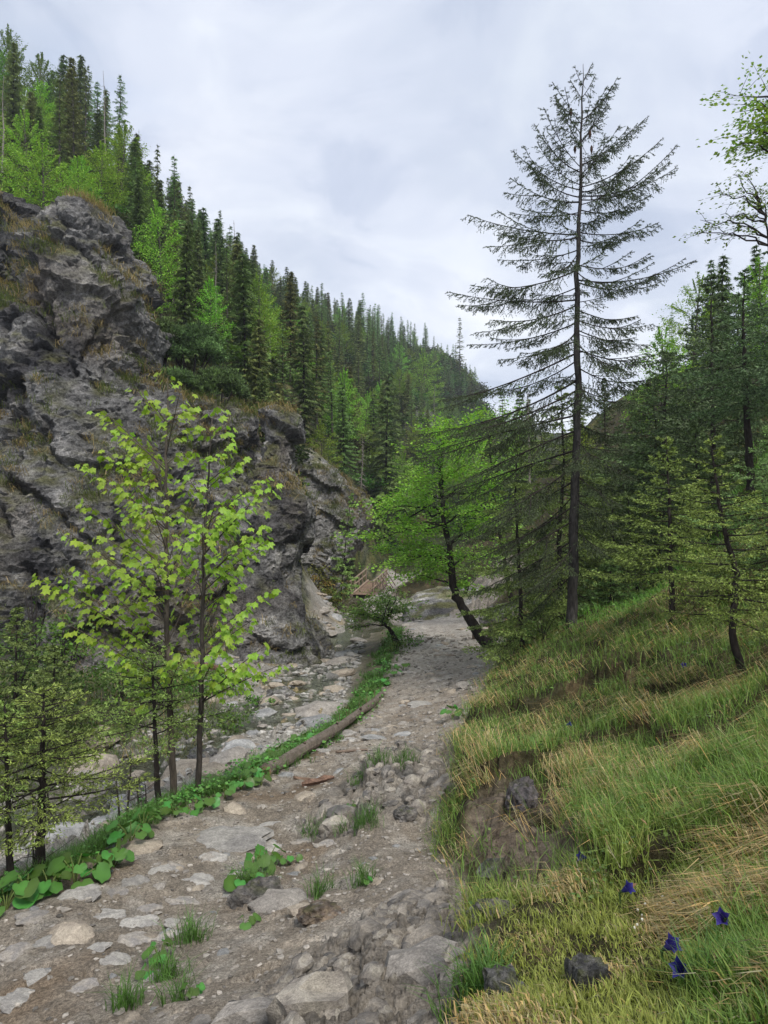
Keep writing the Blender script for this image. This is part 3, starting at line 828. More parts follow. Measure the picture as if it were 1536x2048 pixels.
def far_snag(seed, h, nb=40):
    global rng
    keep = rng; rng = np.random.default_rng(seed)
    tk = Geo(); cr = Geo()
    zs = np.linspace(0, h, 8)
    tube(tk, np.stack([.01*h*np.sin(zs), 0*zs, zs], 1), .010*h*(1-zs/h)+.015, 6, BARK_P, False)
    for k in range(nb):
        u = .25+.73*rng.random(); a = rng.random()*6.28; l = h*.11*(1.1-u)*(.4+rng.random())
        o = np.array([0, 0, u*h]); hd = np.array([math.sin(a), math.cos(a), 0])
        tube(cr, bez(o, o+hd*l*.6+[0, 0, -.1*l], o+hd*l+[0, 0, -.5*l], 4), [.03, .022, .014, .006], 3, BARK_P, False)
    rng = keep
    return tk, cr
SPR, SPR2, LAR, BEE, BEE2 = (.130, .205, .056), (.175, .205, .060), (.20, .33, .095), (.25, .40, .05), (.16, .30, .05)
VAR = {}
def variant(key, maker, *a, mat='forest_needle', **k):
    tk, cr = maker(*a, **k)
    VAR[key] = (tk.mesh('trunk_'+key, True), cr.mesh('crown_'+key), mat)
    for me, mt in zip(VAR[key][:2], ('twig', mat)): me.materials.append(M[mt])
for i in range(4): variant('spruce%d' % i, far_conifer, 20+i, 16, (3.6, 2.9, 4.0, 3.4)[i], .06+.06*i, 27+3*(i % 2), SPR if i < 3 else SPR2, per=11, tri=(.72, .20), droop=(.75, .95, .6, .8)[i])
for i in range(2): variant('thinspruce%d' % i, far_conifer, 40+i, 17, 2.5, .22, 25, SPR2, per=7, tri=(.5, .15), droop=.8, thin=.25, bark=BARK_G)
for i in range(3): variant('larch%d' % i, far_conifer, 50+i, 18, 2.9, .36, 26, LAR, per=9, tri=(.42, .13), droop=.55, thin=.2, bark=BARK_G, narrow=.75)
for i in range(2): variant('beech%d' % i, far_broadleaf, 60+i, 11, 3.1, .12, 6500, .15, BEE, mat='forest_leaf')
for i in range(2): variant('tallbeech%d' % i, far_broadleaf, 70+i, 18, 3.0, .45, 6000, .20, BEE2, bark=BARK_P, mat='forest_leaf')
for i in range(2): variant('snag%d' % i, far_snag, 80+i, 14, 50, mat='twig')
variant('greysnag', far_snag, 88, 9, 110, mat='twig')
def plant_far(key, name, label, cat, X, Y, h, base_h_, group=None, z=None, rot=None):
    """a far tree: the Empty at its foot, trunk and crown as parts"""
    z = h1(X, Y) if z is None else z
    t = thing(name, label, cat, (X, Y, z-.15), group)
    t.rotation_euler = (rng.normal()*.015, rng.normal()*.015, rng.random()*6.28 if rot is None else rot)
    s = h/base_h_; w = s*(.85+.3*rng.random()); t.scale = (w, w, s)
    tk, cr, mat = VAR[key]
    add_mesh('trunk', tk, t); add_mesh('crown', cr, t)
    return t
BH = {'spruce': 16, 'thinspruce': 17, 'larch': 18, 'beech': 11, 'tallbeech': 18, 'snag': 14, 'greysnag': 9}
def bh(key): return BH[key.rstrip('0123456789')]
G_F = 'trees of the forest on the mountainside'
special = [  # key, name, label, category, column, top row, foot row, distance
 ('beech0', 'beech_tree', 'large fresh green beech right of the rounded pinnacle', 'tree', 322, 385, 690, 34),
 ('spruce1', 'spruce_tree', 'dark slender spruce between the bright beech and the brownish spruce', 'spruce', 396, 450, 720, 40),
 ('spruce3', 'spruce_tree', 'broad brownish spruce above the dwarf pines', 'spruce', 470, 480, 770, 45),
 ('spruce0', 'spruce_tree', 'dense dark green spruce standing tall behind the rock tower', 'spruce', 608, 605, 880, 48),
 ('beech1', 'beech_tree', 'bright green beech behind a bare pale trunk above the rock tower', 'tree', 530, 590, 800, 58),
 ('beech0', 'beech_tree', 'lime green beech low behind the top of the rock tower', 'tree', 640, 830, 925, 47),
 ('beech1', 'beech_tree', 'yellowish green beech just above the rounded pinnacle', 'tree', 165, 300, 450, 46),
 ('spruce2', 'spruce_tree', 'tall dark spruce breaking the skyline at the upper left', 'spruce', 126, 108, 335, 72),
 ('spruce1', 'spruce_tree', 'dark spruce close right of the tall skyline spruce', 'spruce', 150, 145, 340, 74),
 ('tallbeech0', 'beech_tree', 'tall green beech with bare pale trunk at the upper left edge', 'tree', 30, 48, 330, 66),
 ('tallbeech1', 'beech_tree', 'tall green beech left of the skyline spruces', 'tree', 72, 92, 345, 70),
 ('tallbeech0', 'beech_tree', 'pale trunked beech cut by the left edge of the picture', 'tree', -12, 70, 340, 64),
 ('snag0', 'dead_tree', 'bare grey snag standing alone on the upper left skyline', 'dead tree', 198, 208, 350, 76),
 ('snag1', 'dead_tree', 'thin bare spire of a dead spruce on the skyline', 'dead tree', 279, 258, 400, 84),
 ('greysnag', 'dead_tree', 'small dead spruce with drooping pale grey branches', 'dead tree', 722, 872, 975, 54),
 ('beech1', 'beech_tree', 'round lime green tree under the ridge larches', 'tree', 800, 680, 735, 165),
 ('beech0', 'beech_tree', 'narrow lime green tree right of the round one under the ridge', 'tree', 848, 690, 760, 165),
 ('snag1', 'dead_tree', 'pale bare trunk left of the dense dark spruce', 'dead tree', 540, 620, 800, 52),
 ('snag0', 'dead_tree', 'pale bare trunk behind the bright beech', 'dead tree', 432, 480, 700, 50),
 ('thinspruce0', 'spruce_tree', 'lone thin spruce at the right end of the ridge', 'spruce', 921, 632, 740, 225),
 ('beech0', 'beech_tree', 'dark leaved beech beside the tower top', 'tree', 560, 760, 900, 52),
 ('spruce2', 'spruce_tree', 'dark spruce in the hollow right of the rock tower', 'spruce', 690, 760, 960, 56),
 ('spruce0', 'spruce_tree', 'dark spruce behind the small grey dead tree', 'spruce', 770, 740, 990, 66),
]
taken = []
for key, nm, lab, cat, px, py0, py1, Y in special:
    p0, p1 = Pt(px, py0, Y), Pt(px, py1, Y)
    g = h1(p0[0], Y)
    zb = g if abs(g-p1[2]) < .45*(p0[2]-p1[2]) else p1[2]
    zb = min(g, p1[2]+1) if g > p1[2] else g
    plant_far(key, nm, lab, cat, p0[0], Y, p0[2]-zb, bh(key), None, zb)
    taken.append((p0[0], Y))
# the rest of the forest: nearest as trees of their own, the far ones as one wood
cand = []
r2 = np.random.default_rng(77)
XY = np.stack([r2.uniform(-75, 45, 30000), r2.uniform(31, 250, 30000)], 1)
PXc = 768+1365*XY[:, 0]/XY[:, 1]
okm = (PXc > -120) & (PXc < np.where(XY[:, 1] > 90, 950, 1060))
XY, PXc = XY[okm], PXc[okm]
Tz = base_h(XY[:, 0], XY[:, 1])
MM = masks(XY[:, 0], XY[:, 1])
row = 1024-Tz/XY[:, 1]*1365
okm = (MM['hill'] > .8) & (hill_rock(XY[:, 0], XY[:, 1]) < .45) & ((row < 1015) | (XY[:, 1] > 62)) & ~((PXc < 345) & (XY[:, 1] < 38)) & (Tz > -1.5)
okm &= ~((PXc > 590) & (PXc < 760) & (XY[:, 1] < 52)) & ~((PXc > 700) & (XY[:, 1] < 70) & (row > 990))
XY, PXc, row = XY[okm], PXc[okm], row[okm]
acc = list(taken); chosen = []
for (x, y), px in zip(XY, PXc):
    gap_ = 1.9+.010*y
    a = np.array(acc)
    if ((a[:, 0]-x)**2+(a[:, 1]-y)**2).min() < gap_*gap_: continue
    acc.append((x, y)); chosen.append((x, y, px))
    if len(chosen) > 2100: break
chosen.sort(key=lambda c: c[1])
KIND_TXT = {'spruce': ('spruce_tree', 'dark spruce crowded in among the forest on the mountainside', 'spruce'),
            'thinspruce': ('thin_spruce_tree', 'thin spruce in the forest on the mountainside', 'spruce'),
            'larch': ('larch_tree', 'pale larch on the mountainside', 'larch'),
            'beech': ('beech_tree', 'green beech showing among the mountainside conifers', 'tree'),
            'snag': ('dead_tree', 'bare grey trunk standing among the mountainside conifers', 'dead tree')}
far_pts = []
n_ind = 0
RT = []
for k in range(24):
    for _ in range(40):
        yy = r2.uniform(23, 52); pp = r2.uniform(1140, 1700); xx = (pp-768)/1365*yy
        if all((xx-a)**2+(yy-b)**2 > 4.5 for a, b in RT) and not (1180 < pp < 1260 and yy < 38): break
    RT.append((xx, yy))
    kind = 'spruce' if r2.random() < .72 else 'beech' if r2.random() < .5 else 'larch'
    hh = (4.2+3.2*r2.random())*(.8 if pp < 1300 else 1)
    key = kind+str(int(r2.integers(2)))
    lab = ('tall ' if hh > 5.8 else 'short ')+{'spruce': 'dark spruce', 'beech': 'green leafy tree', 'larch': 'pale larch'}[kind]+(' near the top of' if yy > 38 else ' halfway up')+' the right slope '+('beside the sky gap' if pp < 1300 else 'behind the forked spruce' if pp < 1430 else 'behind the right edge trunks')
    plant_far(key, {'spruce': 'spruce_tree', 'beech': 'leafy_tree', 'larch': 'larch_tree'}[kind], lab, 'tree', xx, yy, hh, bh(key), 'trees high on the right slope')
for x, y, px in chosen:
    r = r2.random()
    edge = px > 600
    if y > 125 and edge: kind = 'larch' if r < .60 else 'spruce' if r < .80 else 'thinspruce' if r < .88 else 'beech'
    else: kind = 'spruce' if r < .42 else 'thinspruce' if r < .55 else 'beech' if r < .80 else 'larch' if r < .96 else 'snag'
    nvar = {'spruce': 4, 'thinspruce': 2, 'larch': 3, 'beech': 2, 'snag': 2}[kind]
    key = kind+str(int(r2.integers(nvar)))
    hh = {'spruce': 9.2, 'thinspruce': 9.5, 'larch': 10.5, 'beech': 7.5, 'snag': 10}[kind]*(.65+.6*r2.random())
    if y < 60: hh *= .85
    if y > 150: hh *= 1.1
    if n_ind < 248:
        nm, lab, cat = KIND_TXT[kind]
        zone = ('above the cliff pinnacle' if px < 330 else 'above the dwarf pines' if px < 500 else 'behind the rock tower' if px < 680 else
                'above the small grey dead tree' if px < 800 else 'right of that dead tree')
        zone = ('on the lower slope ' if y < 60 else 'halfway up the slope ' if y < 95 else 'high near the skyline ')+zone
        lab = ('tall ' if hh > 8.5 else 'short ')+lab.split(' in the')[0].split(' crowded')[0].split(' showing')[0].split(' standing')[0].split(' on the')[0]+' '+zone
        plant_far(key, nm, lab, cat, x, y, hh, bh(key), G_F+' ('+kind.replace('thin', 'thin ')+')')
        n_ind += 1
    else: far_pts.append((x, y, key, hh))
# far wood: points carrying instances of the same trees, plus undergrowth clumps
def shrub_geo(seed, r, h, n, leaf, col, stems=5):
    global rng
    keep = rng; rng = np.random.default_rng(seed)
    wd, cr = Geo(), Geo()
    for k in range(stems):
        a = rng.random()*6.28; l = r*.8*rng.random()
        tube(wd, bez([0, 0, -.05], [math.sin(a)*l*.3, math.cos(a)*l*.3, h*.5], [math.sin(a)*l, math.cos(a)*l, h*(.7+.3*rng.random())], 5), np.linspace(.012, .003, 5)*max(.6, h), 4, BARK_D, False)
    nb = max(10, n//26)
    th = rng.random(nb)*6.28; rr = r*np.sqrt(rng.random(nb)); zc = h*(.25+.75*rng.random(nb))*(1-.5*(rr/r)**2)
    c0 = np.stack([rr*np.sin(th), rr*np.cos(th), zc], 1)
    k = rng.integers(nb, size=n)
    P = c0[k] + rng.normal(size=(n, 3))*np.array([.17, .17, .08])*r
    P[:, 2] = np.maximum(P[:, 2], .02)
    A = unit(np.stack([np.sin(th[k]), np.cos(th[k]), -.2+0*th[k]], 1)+rng.normal(size=(n, 3))*.7)
    leaves(cr, P, A, leaf, np.asarray(col)*(1+.2*rng.normal(size=(nb, 1)).clip(-1.5, 1.5))[k], .2, .8)
    rng = keep
    return wd, cr
srcs = []
keys = [k for k in VAR if not k.startswith(('tall', 'grey'))]
wood_col = bpy.data.collections.new('wood_sources')
def join_src(nm, parts):
    Vs, Ts, Cs, mi, n = [], [], [], [], 0
    for j, me in enumerate(parts):
        v = np.empty(len(me.vertices)*3, np.float32); me.vertices.foreach_get('co', v); v = v.reshape(-1, 3)
        t = np.empty(len(me.loops), np.int32); me.loops.foreach_get('vertex_index', t); t = t.reshape(-1, 3)
        c = np.empty(len(v)*4, np.float32); me.attributes['Col'].data.foreach_get('color', c)
        Vs.append(v); Ts.append(t+n); Cs.append(c.reshape(-1, 4)[:, :3]); mi += [j]*len(t); n += len(v)
    m2 = tri_mesh(nm, np.concatenate(Vs), np.concatenate(Ts), np.concatenate(Cs), False, midx=mi)
    for me in parts: m2.materials.append(me.materials[0])
    o = bpy.data.objects.new(nm, m2); wood_col.objects.link(o)
    return o
keys.sort()
for i, k in enumerate(keys): join_src('a%02d_%s' % (i, k), VAR[k][:2])
for i, (cl, lf) in enumerate((((.035, .07, .018), .22), ((.07, .13, .02), .2), ((.05, .06, .02), .22))):
    w_, c_ = shrub_geo(300+i, 1.5, 1.3, 700, lf, cl, 3)
    a_, b_ = w_.mesh('uw%d' % i), c_.mesh('uc%d' % i); a_.materials.append(M['twig']); b_.materials.append(M['forest_leaf'])
    join_src('b%02d' % i, (a_, b_))
def wood(name, label, pts):
    """pts: x, y, z, source number, scale -> one object of instances"""
    p = np.array(pts, float)
    me = bpy.data.meshes.new(name)
    me.vertices.add(len(p)); me.vertices.foreach_set('co', p[:, :3].astype(np.float32).ravel())
    a = me.attributes.new('pick', 'INT', 'POINT'); a.data.foreach_set('value', p[:, 3].astype(np.int32))
    a = me.attributes.new('size', 'FLOAT', 'POINT'); a.data.foreach_set('value', p[:, 4].astype(np.float32))
    a = me.attributes.new('turn', 'FLOAT', 'POINT'); a.data.foreach_set('value', (r2.random(len(p))*6.28).astype(np.float32))
    o = add_mesh(name, me); tag(o, label, kind='stuff')
    ng = bpy.data.node_groups.new(name, 'GeometryNodeTree')
    ng.interface.new_socket('Geometry', in_out='INPUT', socket_type='NodeSocketGeometry')
    ng.interface.new_socket('Geometry', in_out='OUTPUT', socket_type='NodeSocketGeometry')
    N, L = ng.nodes, ng.links
    gi, go = N.new('NodeGroupInput'), N.new('NodeGroupOutput')
    ci = N.new('GeometryNodeCollectionInfo'); ci.inputs['Collection'].default_value = wood_col
    ci.inputs['Separate Children'].default_value = True; ci.inputs['Reset Children'].default_value = True
    ip = N.new('GeometryNodeInstanceOnPoints'); ip.inputs['Pick Instance'].default_value = True
    def attr(nm, ty):
        n = N.new('GeometryNodeInputNamedAttribute'); n.data_type = ty; n.inputs['Name'].default_value = nm
        return n.outputs['Attribute']
    cx_ = N.new('ShaderNodeCombineXYZ'); L.new(attr('turn', 'FLOAT'), cx_.inputs[2])
    L.new(gi.outputs[0], ip.inputs['Points']); L.new(ci.outputs[0], ip.inputs['Instance'])
    L.new(attr('pick', 'INT'), ip.inputs['Instance Index']); L.new(cx_.outputs[0], ip.inputs['Rotation'])
    L.new(attr('size', 'FLOAT'), ip.inputs['Scale']); L.new(ip.outputs[0], go.inputs[0])
    md = o.modifiers.new('wood', 'NODES'); md.node_group = ng
    return o
fp = np.array([(x, y) for x, y, _, _ in far_pts])
fz = H(fp[:, 0], fp[:, 1])
wood('far_forest', 'far off mixed forest covering the mountain ridge', [(x, y, z-.2, keys.index(k), hh/bh(k)) for (x, y, k, hh), z in zip(far_pts, fz)])
us = r2.random(len(XY)) < .5
ux = XY[us][:2600]
uz = H(ux[:, 0], ux[:, 1])
wood('undergrowth', 'low bushes and young growth under the mountainside trees', [(x, y, z-.1, len(keys)+int(r2.integers(3)), (.5+.9*r2.random())*(.6+y/120)) for (x, y), z in zip(ux, uz)])

# ================================================================== trees near the path
def onground(px, py, Y):
    p = Pt(px, py, Y); p[2] = h1(p[0], p[1]); return p
def stem_px(pts, Y, foot=True):
    """trunk line through places of the photograph at one distance, its foot on the ground"""
    s = [Pt(x, y, Y) for x, y in pts]
    s = np.array(s)
    if foot: s[0, 2] = h1(s[0, 0], s[0, 1])-.03
    return s
OLV, DRK, LIM = (.22, .27, .07), (.115, .17, .065), (.23, .31, .065)

# the tall sparse spruce
Yh = 13.0
hs = stem_px([(1142,1275),(1150,1000),(1156,800),(1154,560),(1160,400),(1166,128)], Yh)
def bough(y0, x1, y1, dz, sag=.12, tl=.34):
    o = stem_at(hs, (1024-y0)/1365*Yh); e = Pt(x1, y1, Yh); e[1] += dz
    e = Pt(x1, y1, Yh+dz)
    L = np.linalg.norm(e-o)
    return (o, (o+e)/2 + np.array([.06*rng.normal()*L, 0, -sag*L*(.6+1.1*rng.random())]), e, tl*(.5+.5*min(1, L/1.4))*(.6+.8*rng.random()))
HB = []
for y0, x1, y1, dz in [(165,1183,130,.1),(170,1150,133,-.1),(200,1140,160,.2),(195,1190,152,-.1),(240,1235,155,.3),(250,1105,165,-.3),(255,1215,172,-.3),(270,1110,195,.4),(285,1205,205,.5),(300,1125,225,-.5),
                       (330,1292,236,.4),(335,1087,215,-.4),(350,1240,250,-.6),(345,1070,250,.5),(360,1210,275,.7),(375,1322,280,-.4),(370,1075,285,-.7),(385,1270,310,.8),(392,1340,322,.5),(380,1026,303,.3),(395,1060,330,.9),(400,1350,338,-.7),
                       (405,1022,358,-.5),(410,1240,365,-.9),(420,1290,405,.7),(425,1020,425,.6),(430,1080,400,-1.0),(445,1200,430,1.0),(470,935,430,.2),(475,1000,468,-.9),(465,1318,445,-.5),(480,1260,470,1.0),(500,1000,520,.7),(505,1100,540,-1.2),
                       (530,1305,512,.4),(540,945,572,-.6),(545,1240,560,-1.1),(560,1392,520,.2),(565,1330,560,.8),(575,1020,600,1.2),(600,900,585,.3),(610,980,640,-1.0),(620,1230,640,1.2),(640,1308,648,-.5),(645,935,690,.6),(655,1080,700,-1.3),
                       (660,1300,690,.6),(680,1000,720,1.1),(690,1250,740,-1.2),(700,1340,715,.3),(705,880,800,-.3),(720,960,790,.9),(735,1290,760,.9),(745,1180,800,-1.4),(760,835,870,.2),(780,900,870,-1.0),(790,1270,800,-.8),(800,1010,860,1.2)]:
    HB.append(bough(y0, x1, y1, dz))
for y0, x1, y1, dz in [(830,850,905,.6),(850,1250,880,.8),(860,930,960,-.9),(880,1190,930,-1.4),(900,860,1010,.3),(905,1270,960,.2),(930,960,1050,-1.1),(950,1240,1010,-.9),(960,890,1080,.7),(985,1020,1090,1.2),(1000,1230,1060,.9),(1010,930,1130,-.4),(1040,980,1150,-1.0),
                       (1060,1210,1110,-.8),(1080,940,1190,.4),(1090,1060,1180,-1.2),(1120,990,1220,-.5),(1150,1050,1240,.3)]:
    HB.append(bough(y0, x1, y1, dz, .02, .42))
hero = conifer('spruce_tree', 'tall sparse spruce with drooping boughs standing beside the path', hs, .100, .22, 40, 1.8, (.085, .125, .055), None, .36, .048,
               (.034, .0145, 92), .25, .5, hang=.6, dead_low=.2, bark=(.050, .046, .042), seed=1, sub=4, boughs=HB, crown_hi=.97)
ck = Geo()
for px, py in ((1142,225),(1180,270),(1183,300),(1150,300)):
    c = Pt(px, py, Yh-.15)
    tube(ck, [c+[0, 0, .09], c+[0, 0, .06], c, c-[0, 0, .07]], [.004, .022, .028, .008], 7, (.05, .03, .02), True)
ck.build('cones', M['twig'], hero)['kind'] = 'stuff'

def spr(label, pts, Y, r0, lo, n, reach, col, seed, name='spruce_tree', group=None, **k):
    a = dict(twig_l=.62, gap=.075, ndl=(.065, .027, 36), sub=6, rise=.25, droop=.4, hang=.35, dead_low=.12)
    a.update(k)
    col = tuple(np.asarray(col)*1.85) if col not in (OLV, DRK, LIM) else col
    return conifer(name, label, stem_px(pts, Y), r0, lo, int(n*1.12), reach*1.3, col, group, seed=seed, **a)
spr('dense olive green spruce just behind the tall sparse spruce', [(1122,1225),(1118,1050),(1128,930),(1122,770)], 15.2, .075, .08, 58, 2.2, OLV, 2, droop=.55)
spr('young spruce left of the tall sparse spruce with boughs over the path', [(1045,1300),(1040,1150),(1030,1000),(1035,880)], 14.0, .05, .05, 44, 1.25, (.12, .16, .04), 3, droop=.5)
spr('small spruce with a curved trunk leaning over the dry grass', [(1503,1402),(1462,1270),(1474,1150),(1446,1050),(1432,960),(1420,872)], 6.0, .036, .30, 44, .95, LIM, 4, twig_l=.36, gap=.05, ndl=(.028, .0095, 85), sub=6, droop=.25, hang=.2, name='young_spruce')
spr('light green young spruce behind the curved spruce', [(1345,1150),(1338,1000),(1332,872)], 9.5, .04, .25, 46, 1.25, (.12, .18, .04), 5, twig_l=.42, gap=.06, ndl=(.042, .016, 55), droop=.25, hang=.2, name='young_spruce')
spr('tall dark spruce with a bare lower trunk at the right edge', [(1502,1005),(1492,800),(1486,640),(1490,540)], 14.0, .085, .36, 48, 1.8, DRK, 6, dead_low=.25)
spr('dark spruce left of the tall one at the right edge', [(1428,930),(1424,760),(1422,548)], 18.5, .08, .25, 60, 2.3, (.05, .075, .03), 7, gap=.12, ndl=(.095, .042, 22), twig_l=.85)
spr('forked dark spruce before the rocky slope', [(1326,965),(1328,850),(1335,700)], 20.5, .10, .22, 62, 2.7, (.06, .085, .03), 8, gap=.12, ndl=(.095, .042, 22), twig_l=.85)
spr('slim dark spruce close beside the forked spruce', [(1312,968),(1312,850),(1300,760)], 21.5, .07, .25, 44, 2.0, (.06, .085, .03), 9, gap=.12, ndl=(.095, .042, 22), twig_l=.85)
spr('dark spruce cut by the right edge below the leafy branches', [(1640,960),(1610,620),(1600,360)], 12.0, .1, .3, 50, 1.7, (.06, .095, .04), 10)
spr('spruce high on the right slope behind the dark trunks', [(1480,880),(1478,700),(1470,590)], 24.0, .08, .12, 56, 2.6, (.055, .08, .03), 12, gap=.12, ndl=(.095, .042, 22), twig_l=.85)
spr('spruce filling the gap right of the forked spruce', [(1395,960),(1392,850),(1385,740)], 23.0, .08, .1, 56, 2.6, (.065, .09, .03), 13, gap=.12, ndl=(.095, .042, 22), twig_l=.85)
spr('bare topped thin spruce in the sky gap', [(1212,1000),(1210,860),(1208,755)], 27.0, .06, .35, 40, 1.3, (.07, .085, .04), 14, gap=.12, ndl=(.095, .042, 22), twig_l=.85, dead_low=.8)
spr('spruce in the shade right of the tall sparse trunk', [(1240,1010),(1240,920),(1238,850)], 26.0, .08, .1, 46, 2.4, (.055, .075, .03), 15, gap=.12, ndl=(.095, .042, 22), twig_l=.85)
spr('spruce behind the glade right of the olive spruce', [(1205,1120),(1203,1000),(1200,905)], 22.0, .06, .1, 50, 2.0, (.07, .095, .032), 16, gap=.12, ndl=(.095, .042, 22), twig_l=.85)
spr('thin dark trunk spruce at the top of the grassy glade', [(1225,1215),(1226,1080),(1224,960)], 15.4, .035, .28, 34, 1.25, (.075, .10, .035), 17, dead_low=.25)
spr('leaning thin spruce right of the glade trunks', [(1278,1178),(1262,1080),(1255,985)], 16.6, .04, .3, 36, 1.3, (.08, .11, .035), 18, dead_low=.25)
spr('slender dead limbed spruce between the glade trunks', [(1250,1180),(1243,1100),(1238,1010)], 17.0, .03, .3, 26, 1.0, (.07, .095, .035), 19, dead_low=.7)
spr('low bushy spruce spreading at the foot of the glade trunks', [(1222,1218),(1221,1180),(1220,1120)], 14.6, .03, .05, 34, .95, (.075, .115, .035), 20, droop=.1)
spr('spruce behind the light green young one on the right slope', [(1400,1100),(1395,960),(1390,850)], 15.5, .05, .15, 50, 1.9, (.07, .105, .035), 21)
spr('young spruce at the right edge above the dry grass', [(1560,1080),(1555,960),(1550,830)], 9.0, .04, .15, 44, 1.3, (.09, .13, .04), 22, twig_l=.42, gap=.06, ndl=(.042, .016, 55))
# left, between path and stream
spr('small dark spruce with a crooked crown at the lower left', [(80,1748),(84,1600),(86,1480),(88,1375)], 5.0, .038, .36, 40, .78, (.13, .175, .038), 30, twig_l=.36, gap=.05, ndl=(.028, .0095, 85), sub=6, droop=.2, hang=.15, dead_low=.25, name='young_spruce', narrow=.6)
spr('thin spruce at the left edge beside the small dark spruce', [(22,1775),(15,1600),(12,1480),(10,1400)], 4.8, .024, .4, 24, .5, (.12, .16, .038), 31, twig_l=.36, gap=.05, ndl=(.028, .0095, 85), sub=6, droop=.2, hang=.15, dead_low=.25, name='young_spruce', narrow=.7)
spr('thin dark stemmed spruce left of the maple trunks', [(318,1640),(312,1500),(307,1380),(303,1285)], 6.8, .03, .45, 30, .8, (.12, .16, .038), 32, twig_l=.36, gap=.05, ndl=(.028, .0095, 85), sub=6, droop=.25, hang=.15, dead_low=.4, name='young_spruce', narrow=.5)
spr('dark spruce sapling against the cliff foot at the left edge', [(30,1420),(32,1330),(35,1215)], 11.5, .03, .05, 44, 1.1, (.09, .13, .035), 33, name='young_spruce')
spr('small spruce at the cliff foot behind the lower left spruces', [(105,1430),(108,1370),(110,1290)], 11.0, .03, .05, 40, .95, (.09, .13, .035), 34, name='young_spruce')
spr('thin young spruce on the gravel below the grey rock slope', [(678,1180),(692,1080),(704,985)], 39.8, .05, .1, 44, 1.0, (.13, .18, .05), 35, gap=.10, ndl=(.12, .07, 22), twig_l=.7, name='young_spruce')

# ---------------- dwarf pines on the crag
def dwarf_pine(label, px, py, Y, rx, rz, seed, n=1300):
    global rng
    keep = rng; rng = np.random.default_rng(seed)
    c = Pt(px, py, Y)
    base = c-np.array([0, 0, rz*.9])
    t = thing('dwarf_pine', label, 'dwarf pine', base, 'dwarf pines on top of the cliff')
    wd, gr = Geo(), Geo()
    for k in range(9):
        a = k*.7; e = c+np.array([math.sin(a)*rx*.6, math.cos(a)*rx*.4, rz*.2*rng.random()])
        tube(wd, bez(base+rng.normal(size=3)*.1, (base+e)/2-[0, 0, .1], e, 6), np.linspace(.06, .02, 6), 5, BARK_D)
    nb = 34
    d = unit(rng.normal(size=(nb, 3))); d[:, 2] = np.abs(d[:, 2])*.95-.15
    lc = c + d*np.array([rx, rx*.85, rz])*(.62+.3*rng.random((nb, 1)))
    lcol = np.asarray((.085, .135, .04))*(1+.28*rng.normal(size=(nb, 1))).clip(.5, 1.6)
    k = rng.integers(nb, size=n)
    dd = unit(rng.normal(size=(n, 3))); dd[:, 2] = np.abs(dd[:, 2])*1.0-.1
    P = lc[k] + dd*np.array([.30, .30, .26])*rx*(.7+.45*rng.random((n, 1)))
    up = unit(dd*.8+np.array([0, 0, .9])+.35*rng.normal(size=(n, 3)))
    needles(gr, P, P+up*.22*(.6+.8*rng.random((n, 1))), .13, .036, 46, (lcol[k]*(1+.2*rng.normal(size=(n, 1)))).clip(.01, 1), .35, 1.05)
    wd.build('branches', M['twig'], t); gr.build('crown', M['needle'], t)
    rng = keep
dwarf_pine('rounded dwarf pine highest on the cliff edge right of the pinnacle', 322, 690, 26.5, 1.0, .85, 401)
dwarf_pine('largest dwarf pine, in the middle above the cliff edge', 385, 715, 26.8, 1.25, 1.35, 402, 2000)
dwarf_pine('lowest dwarf pine beside the top of the rock tower', 438, 790, 26.3, 1.1, .95, 403, 1800)
dwarf_pine('small dwarf pine squeezed under the largest one', 352, 772, 25.6, .7, .55, 404, 800)

# ---------------- the two maples
def maple_leaf_mesh(k):
    r3 = np.random.default_rng(900+k)
    tips = [(0, .62), (27, .40), (50, .57), (82, .37), (112, .42), (150, .20)]
    ang = [-a for a, _ in tips[:0:-1]] + [a for a, _ in tips]
    rad = [r for _, r in tips[:0:-1]] + [r for _, r in tips]
    A, Rr = [], []
    for i in range(len(ang)):
        A.append(ang[i]); Rr.append(rad[i]*(1+.07*r3.normal()))
        if i % 2 == 1 and False: pass
    A, Rr = np.radians(A), np.array(Rr)
    V = [(0, .0, 0), (0, .22, .015)]
    for a, r_ in zip(A, Rr):
        x, y = math.sin(a)*r_, .36+math.cos(a)*r_
        V.append((x, y, -.55*(x*x)-.38*max(0, y-.3)**2+.025*r3.normal()))
    n = len(A)
    T = [(1, 2+i+1, 2+i) for i in range(n-1)] + [(1, 2, 0), (1, 0, 1+n)]
    col = np.array((.27, .42, .045))*np.array([1+.06*k-.1, 1+.03*k-.06, 1])
    C = np.tile(col, (len(V), 1)); C[:2] *= (.92, .95, .9); C[2:] *= (1+.10*r3.normal(size=(n, 1)))
    pet = [(0, .02, 0), (.012, -.0, 0), (0, -.55, .10)]
    b = len(V); V += pet; T.append((b, b+1, b+2)); C = np.vstack([C, np.tile((.22, .16, .05), (3, 1))])
    me = tri_mesh('leaf', V, T, C, False); me.materials.append(M['maple_leaf'])
    return me
LEAF = [maple_leaf_mesh(k) for k in range(5)]
def orient(axis, normal):
    y = unit(axis); z = unit(normal-np.dot(normal, y)*y); x = np.cross(y, z)
    return x, y, z
